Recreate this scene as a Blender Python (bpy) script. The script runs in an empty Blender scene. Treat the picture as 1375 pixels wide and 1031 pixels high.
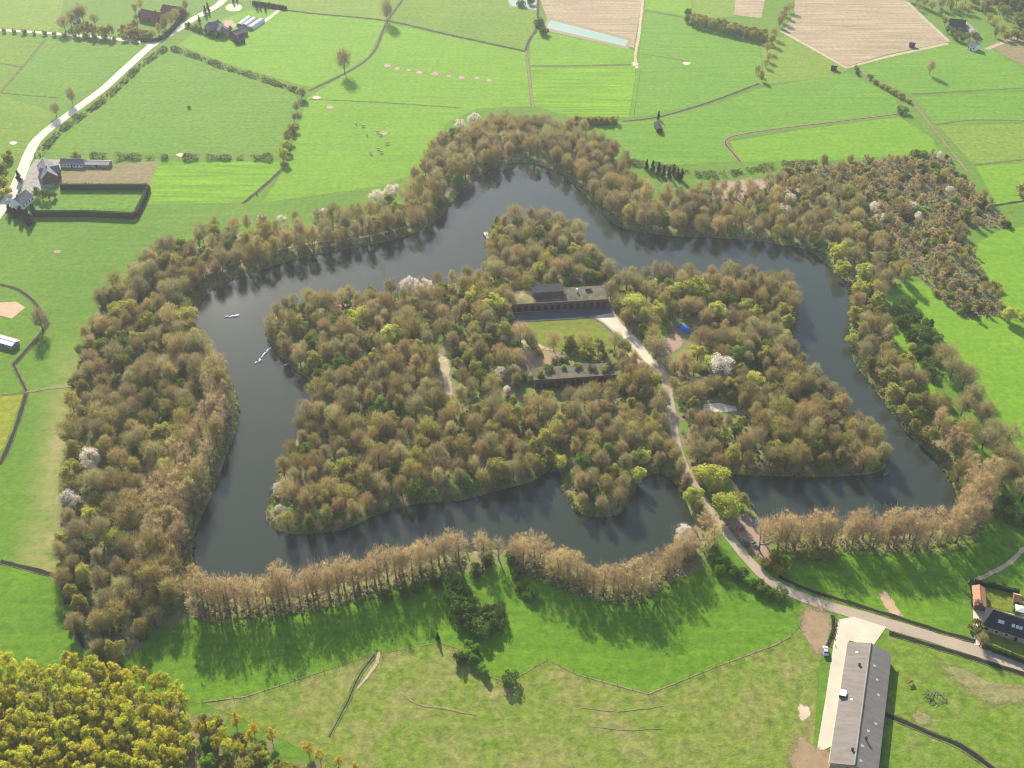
import bpy, bmesh, math, random
import numpy as np
from mathutils import Vector, Matrix
from mathutils.geometry import tessellate_polygon

S = bpy.context.scene
COL = S.collection
rng = np.random.default_rng(7)
random.seed(7)
RAD = math.radians

# ------------------------------------------------------------------ camera model: photo pixel -> point on the ground
W0, H0, FPX, PITCH, HCAM = 1375.0, 1031.0, 1474.0, RAD(37.118), 305.0
SP, CP = math.sin(PITCH), math.cos(PITCH)
def P(u, v, z=0.0):
    x = u - W0/2; y = v - H0/2; d = FPX*SP + y*CP; h = HCAM - z
    return (x*h/d, (FPX*CP - y*SP)*h/d)
def PP(pts, z=0.0): return [P(u, v, z) for u, v in pts]

def catmull(pts, closed=False, step=3.0):
    pts = [np.array(p, float) for p in pts]; n = len(pts); out = []
    for i in range(n if closed else n-1):
        if closed: p0, p1, p2, p3 = pts[i-1], pts[i], pts[(i+1) % n], pts[(i+2) % n]
        else: p0, p1, p2, p3 = pts[max(i-1, 0)], pts[i], pts[i+1], pts[min(i+2, n-1)]
        k = max(2, int(np.linalg.norm(p2-p1)/step))
        for j in range(k):
            t = j/k
            out.append(0.5*((2*p1)+(-p0+p2)*t+(2*p0-5*p1+4*p2-p3)*t*t+(-p0+3*p1-3*p2+p3)*t**3))
    if not closed: out.append(pts[-1])
    return np.array(out)

def inside(poly, X, Y):
    poly = np.asarray(poly); r = np.zeros(X.shape, bool); j = len(poly)-1
    for i in range(len(poly)):
        xi, yi = poly[i]; xj, yj = poly[j]
        if yi != yj:
            r ^= ((yi > Y) != (yj > Y)) & (X < (xj-xi)*(Y-yi)/(yj-yi)+xi)
        j = i
    return r
def polydist(poly, X, Y, closed=True):
    poly = np.asarray(poly); d = np.full(X.shape, 1e9); n = len(poly)
    for i in range(n if closed else n-1):
        a = poly[i]; b = poly[(i+1) % n]; ab = b-a; L = ab@ab+1e-9
        t = np.clip(((X-a[0])*ab[0]+(Y-a[1])*ab[1])/L, 0, 1)
        d = np.minimum(d, np.hypot(X-a[0]-t*ab[0], Y-a[1]-t*ab[1]))
    return d

# ------------------------------------------------------------------ object helpers
def tag(o, label=None, cat=None, group=None, kind=None):
    if label: o['label'] = label
    if cat: o['category'] = cat
    if group: o['group'] = group
    if kind: o['kind'] = kind
    return o
def link(name, me, mat=None, parent=None):
    o = bpy.data.objects.new(name, me); COL.objects.link(o)
    if mat is not None:
        for m in (mat if isinstance(mat, (list, tuple)) else [mat]): me.materials.append(m)
    if parent is not None: o.parent = parent
    return o
def empty(name, loc, rz=0.0):
    o = bpy.data.objects.new(name, None); COL.objects.link(o)
    o.location = loc; o.rotation_euler = (0, 0, rz); o.empty_display_size = 1
    return o
def pymesh(name, verts, faces, mats=None, smooth=False):
    me = bpy.data.meshes.new(name); me.from_pydata([tuple(v) for v in verts], [], faces)
    if mats is not None: me.polygons.foreach_set('material_index', mats)
    if smooth: me.polygons.foreach_set('use_smooth', [True]*len(me.polygons))
    me.update(); return me
def trimesh(name, tris, midx=None):
    """tris: (n,3,3) separate triangles"""
    n = len(tris); me = bpy.data.meshes.new(name)
    me.vertices.add(3*n); me.vertices.foreach_set('co', np.ascontiguousarray(tris, dtype=np.float32).ravel())
    me.loops.add(3*n); me.loops.foreach_set('vertex_index', np.arange(3*n, dtype=np.int32))
    me.polygons.add(n); me.polygons.foreach_set('loop_start', np.arange(0, 3*n, 3, dtype=np.int32))
    me.polygons.foreach_set('loop_total', np.full(n, 3, dtype=np.int32))
    if midx is not None: me.polygons.foreach_set('material_index', np.asarray(midx, dtype=np.int32))
    me.update(calc_edges=True); return me

class MB:
    """collects boxes, prisms, tubes into one mesh"""
    def __init__(s): s.v = []; s.f = []; s.m = []
    def add(s, vs, fs, mi=0):
        b = len(s.v); s.v += [tuple(v) for v in vs]; s.f += [tuple(i+b for i in f) for f in fs]; s.m += [mi]*len(fs)
    def box(s, x0, x1, y0, y1, z0, z1, mi=0):
        s.add([(x0,y0,z0),(x1,y0,z0),(x1,y1,z0),(x0,y1,z0),(x0,y0,z1),(x1,y0,z1),(x1,y1,z1),(x0,y1,z1)],
              [(3,2,1,0),(4,5,6,7),(0,1,5,4),(1,2,6,5),(2,3,7,6),(3,0,4,7)], mi)
    def quad(s, a, b, c, d, mi=0): s.add([a,b,c,d], [(0,1,2,3)], mi)
    def slab(s, a, b, c, d, t, mi=0):
        a, b, c, d = map(Vector, (a,b,c,d)); n = (b-a).cross(d-a).normalized()*t
        s.add([a,b,c,d,a+n,b+n,c+n,d+n], [(3,2,1,0),(4,5,6,7),(0,1,5,4),(1,2,6,5),(2,3,7,6),(3,0,4,7)], mi)
    def tube(s, pts, rad, n=6, mi=0):
        pts = [Vector(p) for p in pts]; rings = []
        for i, p in enumerate(pts):
            d = (pts[min(i+1, len(pts)-1)]-pts[max(i-1, 0)]).normalized()
            a = d.orthogonal().normalized(); b = d.cross(a)
            r = rad[i] if isinstance(rad, (list, tuple)) else rad
            rings.append([p+a*r*math.cos(2*math.pi*k/n)+b*r*math.sin(2*math.pi*k/n) for k in range(n)])
        vs = [v for r in rings for v in r]; fs = []
        for i in range(len(pts)-1):
            for k in range(n): fs.append((i*n+k, i*n+(k+1) % n, (i+1)*n+(k+1) % n, (i+1)*n+k))
        fs.append(tuple(range(n))[::-1]); fs.append(tuple((len(pts)-1)*n+k for k in range(n)))
        s.add(vs, fs, mi)
    def mesh(s, name, smooth=False): return pymesh(name, s.v, s.f, s.m, smooth)
    def build(s, name, mat, parent=None, smooth=False): return link(name, s.mesh(name, smooth), mat, parent)

# ------------------------------------------------------------------ materials
def srgb(r, g, b):
    f = lambda c: (c/255/12.92) if c/255 <= .04045 else ((c/255+.055)/1.055)**2.4
    return (f(r), f(g), f(b), 1)
def new_mat(name):
    m = bpy.data.materials.new(name); m.use_nodes = True
    nt = m.node_tree; nt.nodes.clear()
    return m, nt, nt.nodes, nt.links
def N(nt, t, **kw):
    n = nt.nodes.new(t)
    for k, v in kw.items():
        if k.startswith('i_'): n.inputs[k[2:].replace('_', ' ')].default_value = v
        else: setattr(n, k, v)
    return n
def mixc(nt, a, b, fac, mode='MIX'):
    n = nt.nodes.new('ShaderNodeMix'); n.data_type = 'RGBA'; n.blend_type = mode
    for sock, val in ((n.inputs[0], fac), (n.inputs[6], a), (n.inputs[7], b)):
        if hasattr(val, 'is_output') or isinstance(val, bpy.types.NodeSocket): nt.links.new(val, sock)
        else: sock.default_value = val
    return n.outputs[2]
def ramp(nt, fac, lo, hi):
    n = nt.nodes.new('ShaderNodeMapRange'); n.inputs[1].default_value = lo; n.inputs[2].default_value = hi
    nt.links.new(fac, n.inputs[0]); return n.outputs[0]
def noise(nt, vec, scale, detail=4, rough=.55):
    n = N(nt, 'ShaderNodeTexNoise'); n.inputs['Scale'].default_value = scale
    n.inputs['Detail'].default_value = detail; n.inputs['Roughness'].default_value = rough
    nt.links.new(vec, n.inputs['Vector']); return n.outputs[0]
def mapped(nt, vec, rot, sc):
    m = N(nt, 'ShaderNodeMapping'); m.inputs['Rotation'].default_value = (0, 0, rot); m.inputs['Scale'].default_value = sc
    nt.links.new(vec, m.inputs['Vector']); return m.outputs[0]
def finish(nt, col, rough=.9, bump=None, bstr=.3, bdist=.3, spec=.2):
    b = N(nt, 'ShaderNodeBsdfPrincipled'); o = N(nt, 'ShaderNodeOutputMaterial')
    if isinstance(col, bpy.types.NodeSocket): nt.links.new(col, b.inputs['Base Color'])
    else: b.inputs['Base Color'].default_value = col
    b.inputs['Roughness'].default_value = rough; b.inputs['Specular IOR Level'].default_value = spec
    if bump is not None:
        bn = N(nt, 'ShaderNodeBump'); bn.inputs['Strength'].default_value = bstr; bn.inputs['Distance'].default_value = bdist
        nt.links.new(bump, bn.inputs['Height']); nt.links.new(bn.outputs[0], b.inputs['Normal'])
    nt.links.new(b.outputs[0], o.inputs['Surface']); return b

def scl(c, k): return (c[0]*k, c[1]*k, c[2]*k, 1)
def grass_nodes(nt, c1, c2, c3=None, dry=.6, rot=0.3, streak=.35, big=.02, seed=0.0, fine=.5, mott=.25):
    g = N(nt, 'ShaderNodeNewGeometry'); pos = g.outputs['Position']
    off = N(nt, 'ShaderNodeVectorMath', operation='ADD'); off.inputs[1].default_value = (seed*37.1, seed*91.7, 0)
    nt.links.new(pos, off.inputs[0]); pos = off.outputs[0]
    a = ramp(nt, noise(nt, pos, big, 6, .6), .3, .7)
    col = mixc(nt, c1, c2, a)
    if c3:
        d = ramp(nt, noise(nt, pos, big*2.3, 7, .62), dry-.03, dry+.16)
        col = mixc(nt, col, c3, d)
    mo = ramp(nt, noise(nt, pos, big*6, 5, .7), .35, .68)
    col = mixc(nt, col, mixc(nt, scl(c1, .72), c3 or scl(c2, 1.15), mo), mott)
    st = noise(nt, mapped(nt, pos, rot, (.02, .33, 1)), 1.0, 3, .5)
    col = mixc(nt, col, mixc(nt, scl(c1, .62), scl(c2, 1.25), ramp(nt, st, .3, .7)), streak*.6)
    f = noise(nt, pos, .35, 5, .7)
    col = mixc(nt, col, mixc(nt, (.30,.34,.30,1), (1.6,1.6,1.4,1), ramp(nt, f, .28, .72)), fine, 'MULTIPLY')
    tuft = noise(nt, pos, 1.3, 3, .7)
    return col, f, pos
_gm = {}
def grass_mat(name, c1, c2, c3=None, **kw):
    if name in _gm: return _gm[name]
    m, nt, ns, ls = new_mat(name)
    col, f, pos = grass_nodes(nt, c1, c2, c3, **kw)
    finish(nt, col, .95, noise(nt, pos, .8, 4, .7), .5, .5, .1)
    _gm[name] = m; return m
def simple(name, c1, c2=None, scale=.5, rough=.85, bump=.2, spec=.2, stretch=None, metal=0):
    m, nt, ns, ls = new_mat(name)
    g = N(nt, 'ShaderNodeTexCoord'); v = g.outputs['Object']
    if stretch: v = mapped(nt, v, 0, stretch)
    n1 = noise(nt, v, scale, 6, .65)
    col = mixc(nt, c1, c2 or scl(c1, .7), ramp(nt, n1, .32, .68))
    b = finish(nt, col, rough, n1, bump, .1, spec); b.inputs['Metallic'].default_value = metal
    return m
def leaf_mat(name, cols, trans=.35, objvar=.5, hue=.03, val=.5):
    """foliage: colour varies leaf by leaf and tree by tree"""
    m, nt, ns, ls = new_mat(name)
    g = N(nt, 'ShaderNodeNewGeometry'); oi = N(nt, 'ShaderNodeObjectInfo')
    r = N(nt, 'ShaderNodeValToRGB'); e = r.color_ramp.elements
    e[0].color = cols[0]; e[0].position = 0; e[1].color = cols[-1]; e[1].position = 1
    for i, c in enumerate(cols[1:-1]):
        k = e.new((i+1)/(len(cols)-1)); k.color = c
    mx = N(nt, 'ShaderNodeMath', operation='MULTIPLY_ADD'); ls.new(oi.outputs['Random'], mx.inputs[0]); mx.inputs[1].default_value = objvar
    m2 = N(nt, 'ShaderNodeMath', operation='MULTIPLY'); ls.new(g.outputs['Random Per Island'], m2.inputs[0]); m2.inputs[1].default_value = 1-objvar
    ls.new(m2.outputs[0], mx.inputs[2]); ls.new(mx.outputs[0], r.inputs[0])
    h = N(nt, 'ShaderNodeHueSaturation'); ls.new(r.outputs[0], h.inputs['Color'])
    r2 = N(nt, 'ShaderNodeMath', operation='MULTIPLY'); r2.inputs[1].default_value = 7.31; ls.new(oi.outputs['Random'], r2.inputs[0])
    fr = N(nt, 'ShaderNodeMath', operation='FRACT'); ls.new(r2.outputs[0], fr.inputs[0])
    mr = N(nt, 'ShaderNodeMapRange'); mr.inputs[3].default_value = 1-val*.5; mr.inputs[4].default_value = 1+val*.5
    ls.new(fr.outputs[0], mr.inputs[0]); ls.new(mr.outputs[0], h.inputs['Value'])
    mh = N(nt, 'ShaderNodeMapRange'); mh.inputs[3].default_value = .5-hue; mh.inputs[4].default_value = .5+hue
    ls.new(oi.outputs['Random'], mh.inputs[0]); ls.new(mh.outputs[0], h.inputs['Hue'])
    d = N(nt, 'ShaderNodeBsdfDiffuse'); t = N(nt, 'ShaderNodeBsdfTranslucent'); mxs = N(nt, 'ShaderNodeMixShader')
    ls.new(h.outputs[0], d.inputs[0]); ls.new(h.outputs[0], t.inputs[0]); mxs.inputs[0].default_value = trans
    ls.new(d.outputs[0], mxs.inputs[1]); ls.new(t.outputs[0], mxs.inputs[2])
    o = N(nt, 'ShaderNodeOutputMaterial'); ls.new(mxs.outputs[0], o.inputs[0])
    return m

c4 = lambda r, g, b: (r, g, b, 1)
# grass albedos
G_MID1, G_MID2 = c4(0.094,0.187,0.011), c4(0.138,0.232,0.017)
G_DRY = c4(.20,.19,.065)
M = {}
M['grass_mid'] = grass_mat('grass_mid', G_MID1, G_MID2, c4(0.223,0.202,0.046), dry=.66, rot=.4)
M['grass_lime'] = grass_mat('grass_lime', c4(0.106,0.239,0.007), c4(0.155,0.286,0.009), rot=.05, streak=1.0, seed=1, fine=.4)
M['grass_bright'] = grass_mat('grass_bright', c4(0.112,0.239,0.011), c4(0.148,0.269,0.014), rot=1.0, streak=.3, seed=2, fine=.4)
M['grass_rough'] = grass_mat('grass_rough', c4(0.087,0.202,0.014), c4(0.117,0.217,0.018), c4(0.158,0.212,0.025), dry=.62, rot=.2, seed=3, fine=.5)
M['grass_dull'] = grass_mat('grass_dull', c4(0.128,0.217,0.020), c4(0.158,0.234,0.025), c4(0.204,0.228,0.037), dry=.62, seed=4)
M['grass_cool'] = grass_mat('grass_cool', c4(0.097,0.217,0.016), c4(0.123,0.238,0.019), rot=.9, seed=5, streak=.45, fine=.4)
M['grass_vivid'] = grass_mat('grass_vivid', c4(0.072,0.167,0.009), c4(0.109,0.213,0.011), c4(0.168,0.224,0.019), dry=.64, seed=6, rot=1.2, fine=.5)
M['pasture'] = grass_mat('pasture', c4(0.107,0.190,0.013), c4(0.158,0.212,0.019), c4(0.250,0.210,0.085), dry=.48, seed=7, streak=.15, big=.03, fine=.65, mott=.5)
M['pasture_green'] = grass_mat('pasture_green', c4(0.093,0.185,0.009), c4(0.143,0.213,0.014), c4(0.210,0.206,0.070), dry=.54, seed=8, streak=.12, big=.03, fine=.6, mott=.45)
M['verge'] = grass_mat('verge', c4(.17,.19,.06), c4(.24,.20,.09), c4(.30,.22,.12), dry=.5, seed=9, big=.05, fine=.5)
M['ploughed'] = grass_mat('ploughed', c4(.29,.215,.130), c4(.36,.275,.175), c4(.24,.20,.11), dry=.62, rot=1.35, streak=.95, seed=10, fine=.4, mott=.3)
M['stubble'] = grass_mat('stubble', c4(.19,.15,.075), c4(.24,.18,.10), c4(.14,.17,.05), dry=.55, seed=11, rot=.2, fine=.45)
M['yellow_field'] = grass_mat('yellow_field', c4(.24,.22,.015), c4(.20,.23,.02), c4(.14,.20,.02), dry=.6, seed=12)
M['lawn'] = grass_mat('lawn', c4(.13,.175,.016), c4(.16,.185,.022), c4(.20,.18,.04), dry=.6, seed=13, big=.06)
M['sand'] = simple('sand', c4(.52,.42,.29), c4(.42,.32,.20), .25)
M['sand_red'] = simple('sand_red', c4(.46,.30,.17), c4(.36,.25,.14), .3)
M['earth'] = simple('earth', c4(.30,.20,.115), c4(.20,.15,.075), .35)
M['earth_pink'] = simple('earth_pink', c4(.33,.22,.155), c4(.25,.17,.11), .3)
M['road_pale'] = simple('road_pale', c4(.52,.47,.38), c4(.42,.38,.30), .12, rough=.9)
M['road'] = simple('road', c4(.36,.28,.20), c4(.30,.235,.17), .12, rough=.9)
M['track'] = simple('track', c4(.42,.32,.20), c4(.30,.24,.14), .2)
M['concrete'] = simple('concrete', c4(.56,.49,.37), c4(.44,.38,.28), .15)
M['concrete_grey'] = simple('concrete_grey', c4(.29,.27,.23), c4(.16,.15,.115), .3)
M['fort_roof'] = grass_mat('fort_roof', c4(.075,.066,.052), c4(.17,.15,.125), c4(.10,.105,.04), dry=.52, seed=15, big=.12, fine=.6, streak=0)
M['asphalt'] = simple('asphalt', c4(.085,.09,.10), c4(.06,.063,.07), .2)
M['roof_cement'] = simple('roof_cement', c4(.205,.178,.15), c4(.145,.124,.105), .5, stretch=(1.4, .2, 1))
M['roof_slate'] = simple('roof_slate', c4(.040,.039,.043), c4(.024,.024,.028), .6, rough=.9, spec=.08)
M['roof_grey'] = simple('roof_grey', c4(.17,.16,.165), c4(.11,.105,.11), .5, rough=.7)
M['roof_red'] = simple('roof_red', c4(.22,.065,.05), c4(.15,.05,.04), .5)
M['roof_orange'] = simple('roof_orange', c4(.46,.22,.12), c4(.36,.16,.085), .7)
M['brick'] = simple('brick', c4(.20,.095,.065), c4(.13,.065,.048), .8)
M['brick_dark'] = simple('brick_dark', c4(.15,.075,.055), c4(.08,.05,.04), .6)
M['brick_pale'] = simple('brick_pale', c4(.36,.27,.21), c4(.28,.2,.15), .8)
M['white'] = simple('white', c4(.78,.76,.72), c4(.66,.64,.6), .4)
M['pale_metal'] = simple('pale_metal', c4(.55,.55,.53), c4(.43,.43,.42), .5, rough=.5)
M['black'] = simple('black', c4(.015,.015,.017), c4(.025,.024,.024), 1)
M['dark_wood'] = simple('dark_wood', c4(.05,.035,.025), c4(.03,.022,.016), 1)
M['wood'] = simple('wood', c4(.22,.17,.11), c4(.15,.12,.08), 1)
M['glass'] = simple('glass', c4(.05,.06,.07), c4(.03,.035,.04), .5, rough=.12, bump=0, spec=.6)
M['blue'] = simple('blue', c4(.03,.16,.62), c4(.02,.11,.5), .8, rough=.5)
M['bark'] = simple('bark', c4(.105,.085,.065), c4(.06,.05,.04), 1.2)
M['bark_pale'] = simple('bark_pale', c4(.20,.165,.125), c4(.13,.105,.08), 1.2)
M['reed'] = simple('reed', c4(.26,.20,.11), c4(.17,.15,.06), .4)
M['bank'] = grass_mat('bank', c4(.075,.12,.02), c4(.12,.13,.04), c4(.19,.16,.08), dry=.5, seed=14, big=.08, fine=.6)
def soft_mat(name):
    k = name+'_soft'
    if k in M: return M[k]
    m = M[name].copy(); m.name = k; nt = m.node_tree; out = next(n for n in nt.nodes if n.type == 'OUTPUT_MATERIAL'); src = out.inputs['Surface'].links[0].from_socket
    at = N(nt, 'ShaderNodeAttribute'); at.attribute_name = 'edge'; g = N(nt, 'ShaderNodeNewGeometry')
    n1 = noise(nt, g.outputs['Position'], .55, 5, .7)
    mm = N(nt, 'ShaderNodeMath', operation='MULTIPLY_ADD'); nt.links.new(n1, mm.inputs[0]); mm.inputs[1].default_value = 1.6; nt.links.new(at.outputs['Fac'], mm.inputs[2])
    f = ramp(nt, mm.outputs[0], 1.05, 1.45)
    tr = N(nt, 'ShaderNodeBsdfTransparent'); mx = N(nt, 'ShaderNodeMixShader'); nt.links.new(f, mx.inputs[0]); nt.links.new(tr.outputs[0], mx.inputs[1]); nt.links.new(src, mx.inputs[2]); nt.links.new(mx.outputs[0], out.inputs['Surface'])
    M[k] = m; return m
def water_mat(name, c, rough, bstr, scale=.25):
    m, nt, ns, ls = new_mat(name)
    g = N(nt, 'ShaderNodeNewGeometry')
    n1 = noise(nt, g.outputs['Position'], scale, 3, .5)
    n2 = noise(nt, g.outputs['Position'], .012, 3, .5)
    b = finish(nt, mixc(nt, c, scl(c, 1.35), n2), rough, n1, bstr, .15, .5)
    b.inputs['IOR'].default_value = 1.33
    return m
M['water'] = water_mat('water', c4(.021,.028,.018), .035, .02)
M['ditch_water'] = simple('ditch_water', c4(.014,.016,.010), c4(.024,.026,.014), .6, rough=.8, spec=.05)
M['basin_water'] = simple('basin_water', c4(.24,.34,.28), c4(.20,.29,.24), .1, rough=.75, spec=.1, bump=0)
def paint(name, c, rough=.3):
    m, nt, ns, ls = new_mat(name); b = finish(nt, c, rough, spec=.5); b.inputs['Coat Weight'].default_value = .5; return m
for nm, c in dict(car_blue=c4(.05,.09,.18), car_red=c4(.30,.02,.03), car_black=c4(.02,.02,.025), car_silver=c4(.4,.4,.41), car_purple=c4(.09,.05,.09)).items():
    M[nm] = paint(nm, c)
M['cow_white'] = simple('cow_white', c4(.52,.49,.44), c4(.28,.24,.21), .9)
M['cow_brown'] = simple('cow_brown', c4(.28,.13,.05), c4(.2,.09,.04), .9)

# foliage
L = {}
L['bare_twig'] = leaf_mat('bare_twig', [c4(0.214,0.174,0.076), c4(0.299,0.252,0.113), c4(0.384,0.336,0.153)], .45, .45, .012, .45)
L['bare_bud'] = leaf_mat('bare_bud', [c4(0.342,0.288,0.100), c4(0.321,0.324,0.081), c4(0.406,0.360,0.126)], .4, .6, .02, .4)
L['russet_twig'] = leaf_mat('russet_twig', [c4(0.251,0.183,0.080), c4(0.348,0.262,0.109), c4(0.403,0.305,0.123)], .45, .45, .012, .45)
L['russet_bud'] = leaf_mat('russet_bud', [c4(0.392,0.281,0.094), c4(0.435,0.342,0.103), c4(0.360,0.342,0.094)], .4, .5, .015, .4)
L['upright_twig'] = leaf_mat('upright_twig', [c4(0.224,0.195,0.090), c4(0.301,0.262,0.118), c4(0.369,0.317,0.141)], .45, .45, .012, .45)
L['upright_bud'] = leaf_mat('upright_bud', [c4(0.291,0.244,0.090), c4(0.313,0.305,0.080), c4(0.403,0.329,0.123)], .4, .55, .015, .4)
L['bud_twig'] = leaf_mat('bud_twig', [c4(0.233,0.184,0.070), c4(0.303,0.241,0.084), c4(0.362,0.287,0.102)], .45, .5, .012, .45)
L['bud_leaf'] = leaf_mat('bud_leaf', [c4(0.221,0.241,0.037), c4(0.315,0.299,0.056), c4(0.396,0.345,0.079)], .45, .6, .02, .45)
L['copper_twig'] = leaf_mat('copper_twig', [c4(0.367,0.273,0.137), c4(0.463,0.339,0.169)], .45, .5, .01, .35)
L['copper_leaf'] = leaf_mat('copper_leaf', [c4(0.521,0.367,0.153), c4(0.578,0.433,0.194), c4(0.482,0.386,0.146)], .5, .45, .01, .35)
L['leaf_green'] = leaf_mat('leaf_green', [c4(.10,.165,.024), c4(.15,.22,.035), c4(.22,.27,.05)], .4, .55, .02, .5)
L['leaf_lime'] = leaf_mat('leaf_lime', [c4(.38,.41,.065), c4(.50,.51,.09), c4(.58,.55,.14)], .45, .4, .012, .35)
L['leaf_olive'] = leaf_mat('leaf_olive', [c4(0.242,0.259,0.050), c4(0.341,0.322,0.070), c4(0.418,0.368,0.100)], .4, .5, .015, .4)
L['blossom'] = leaf_mat('blossom', [c4(.66,.59,.48), c4(.80,.74,.64), c4(.82,.78,.70)], .5, .3, .005, .15)
L['pink_blossom'] = leaf_mat('pink_blossom', [c4(.40,.20,.20), c4(.48,.28,.26)], .3, .3, .005, .2)
L['gold_leaf'] = leaf_mat('gold_leaf', [c4(.52,.50,.04), c4(.64,.59,.06), c4(.50,.54,.07)], .55, .4, .012, .3)
L['gold_bright'] = leaf_mat('gold_bright', [c4(.62,.46,.05), c4(.70,.54,.07)], .45, .4, .01, .2)
L['gold_twig'] = leaf_mat('gold_twig', [c4(0.160,0.143,0.045), c4(0.260,0.220,0.060)], .3, .5, .01, .4)
L['conifer'] = leaf_mat('conifer', [c4(.022,.036,.018), c4(.036,.056,.025)], .15, .4, .01, .4)
L['hedge'] = leaf_mat('hedge', [c4(.026,.042,.015), c4(.046,.066,.024)], .2, .0, .0, .0)
L['hedge_brown'] = leaf_mat('hedge_brown', [c4(.14,.12,.06), c4(.22,.18,.08), c4(.13,.17,.04)], .3, 0, .0, .0)
L['shrub'] = leaf_mat('shrub', [c4(.055,.115,.018), c4(.10,.175,.026), c4(.15,.22,.04)], .35, .5, .02, .5)
L['shrub_fresh'] = leaf_mat('shrub_fresh', [c4(.13,.28,.022), c4(.20,.34,.035), c4(.26,.36,.05)], .45, .4, .02, .4)
L['orange_twig'] = leaf_mat('orange_twig', [c4(0.342,0.250,0.120), c4(0.450,0.350,0.175)], .4, .5, .01, .3)
L['under'] = leaf_mat('under', [c4(.13,.19,.028), c4(.22,.19,.075), c4(.28,.21,.11), c4(.13,.27,.03)], .35, 0, .0, .0)
L['scrub_floor'] = leaf_mat('scrub_floor', [c4(.22,.22,.08), c4(.36,.28,.17), c4(.42,.33,.22), c4(.20,.28,.06)], .4, 0, .0, .0)
# ------------------------------------------------------------------ tree prototypes
def unit(n, r):
    v = r.normal(size=(n, 3)); return v/np.linalg.norm(v, axis=1, keepdims=True)
def lobes(r, H, R, n, zc, rz, lobe):
    """lobe centres inside an ellipsoid, uneven; returns centres and radii"""
    c = []
    for k in range(n):
        for _ in range(40):
            d = unit(1, r)[0]*r.uniform(.35, .92)**.6
            p = np.array([d[0]*R, d[1]*R, zc+d[2]*rz])
            if all(np.linalg.norm(p-q) > lobe*R*.75 for q in c): break
        c.append(p)
    return np.array(c), lobe*R*r.uniform(.7, 1.25, n)
def sprays(r, C, rad, n, length, width, up=.35):
    """thin twig triangles fanning out of each lobe"""
    k = r.integers(0, len(C), n); d = unit(n, r); d[:, 2] += up; d /= np.linalg.norm(d, axis=1, keepdims=True)
    base = C[k]+d*(rad[k]*r.uniform(.15, .8, n))[:, None]
    ln = length*r.uniform(.5, 1.2, n)
    dd = d+.35*unit(n, r); dd /= np.linalg.norm(dd, axis=1, keepdims=True)
    tip = base+dd*ln[:, None]
    s = np.cross(dd, unit(n, r)); s /= np.linalg.norm(s, axis=1, keepdims=True)+1e-9
    w = (width*r.uniform(.6, 1.4, n))[:, None]
    return np.stack([base-s*w*.5, base+s*w*.5, tip], 1)
def fillsprays(r, H, R, zc, rz, n, length, width):
    d = unit(n, r)*(r.random(n)**.45)[:, None]
    base = d*np.array([R, R, rz])+np.array([0, 0, zc])
    k = 1+.38*np.sin(3*np.arctan2(d[:, 1], d[:, 0])+r.uniform(0, 6))*np.cos(4*d[:, 2]+r.uniform(0, 6))
    base[:, :2] *= k[:, None]
    out = d*np.array([1, 1, .7])+np.array([0, 0, .75]); out /= np.linalg.norm(out, axis=1, keepdims=True)+1e-9
    dd = out+.3*unit(n, r); dd /= np.linalg.norm(dd, axis=1, keepdims=True)
    s = np.cross(dd, unit(n, r)); s /= np.linalg.norm(s, axis=1, keepdims=True)+1e-9
    w = (width*r.uniform(.6, 1.4, n))[:, None]; ln = (length*r.uniform(.5, 1.3, n))[:, None]
    return np.stack([base-s*w*.5, base+s*w*.5, base+dd*ln], 1)
def leaves(r, C, rad, n, size, lo=.55, hi=1.08, up=.15):
    k = r.integers(0, len(C), n); d = unit(n, r); d[:, 2] += up; d /= np.linalg.norm(d, axis=1, keepdims=True)
    p = C[k]+d*(rad[k]*r.uniform(lo, hi, n))[:, None]
    a = unit(n, r); b = np.cross(a, unit(n, r)); b /= np.linalg.norm(b, axis=1, keepdims=True)+1e-9
    s = (size*r.uniform(.6, 1.4, n))[:, None]
    return np.stack([p-a*s*.6-b*s*.35, p+a*s*.6-b*s*.2, p+b*s*.75], 1)
def trunk_mesh(name, r, H, R, zc, rz, C, rad0, nlimb=9):
    mb = MB(); top = zc+rz*.55
    bend = r.normal(size=2)*.03*H
    pts = [(bend[0]*t*t, bend[1]*t*t, t*top-.3*(t == 0)) for t in (0, .25, .5, .75, 1)]
    mb.tube(pts, [rad0*1.25, rad0*.9, rad0*.7, rad0*.42, rad0*.12], 6)
    order = r.permutation(len(C))[:nlimb]
    for i in order:
        c = C[i]; z0 = max(zc-rz*1.05, c[2]-.45*math.hypot(c[0], c[1])-.12*H); z0 = min(z0, top*.9); t = z0/top
        st = np.array([bend[0]*t*t, bend[1]*t*t, z0])
        m = (st+c)/2+np.array([0, 0, -.03*H])+r.normal(size=3)*.15
        k = rad0*.42*(1-t*.5)
        mb.tube([st, m, c], [k, k*.6, k*.2], 4)
        for _ in range(3):
            e = c+unit(1, r)[0]*R*.38*np.array([1, 1, .8]); mb.tube([m*.4+c*.6, e], [k*.3, k*.08], 3)
    return mb.mesh(name, True)

KINDS = {}
def make_kind(kind, variants, fn, bark, mats):
    out = []
    for i in range(variants):
        r = np.random.default_rng(hash(kind) % 1000 if False else sum(map(ord, kind))*13+i*101)
        tr, cr, mi, H, R = fn(r, i)
        tm = tr; tm.materials.append(bark)
        cm = trimesh(kind+'_crown', cr, mi)
        for m in mats: cm.materials.append(m)
        out.append((tm, cm, H, R))
    KINDS[kind] = out
def cat(*a): return np.concatenate(a), np.concatenate([np.full(len(x), i) for i, x in enumerate(a)])

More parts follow.
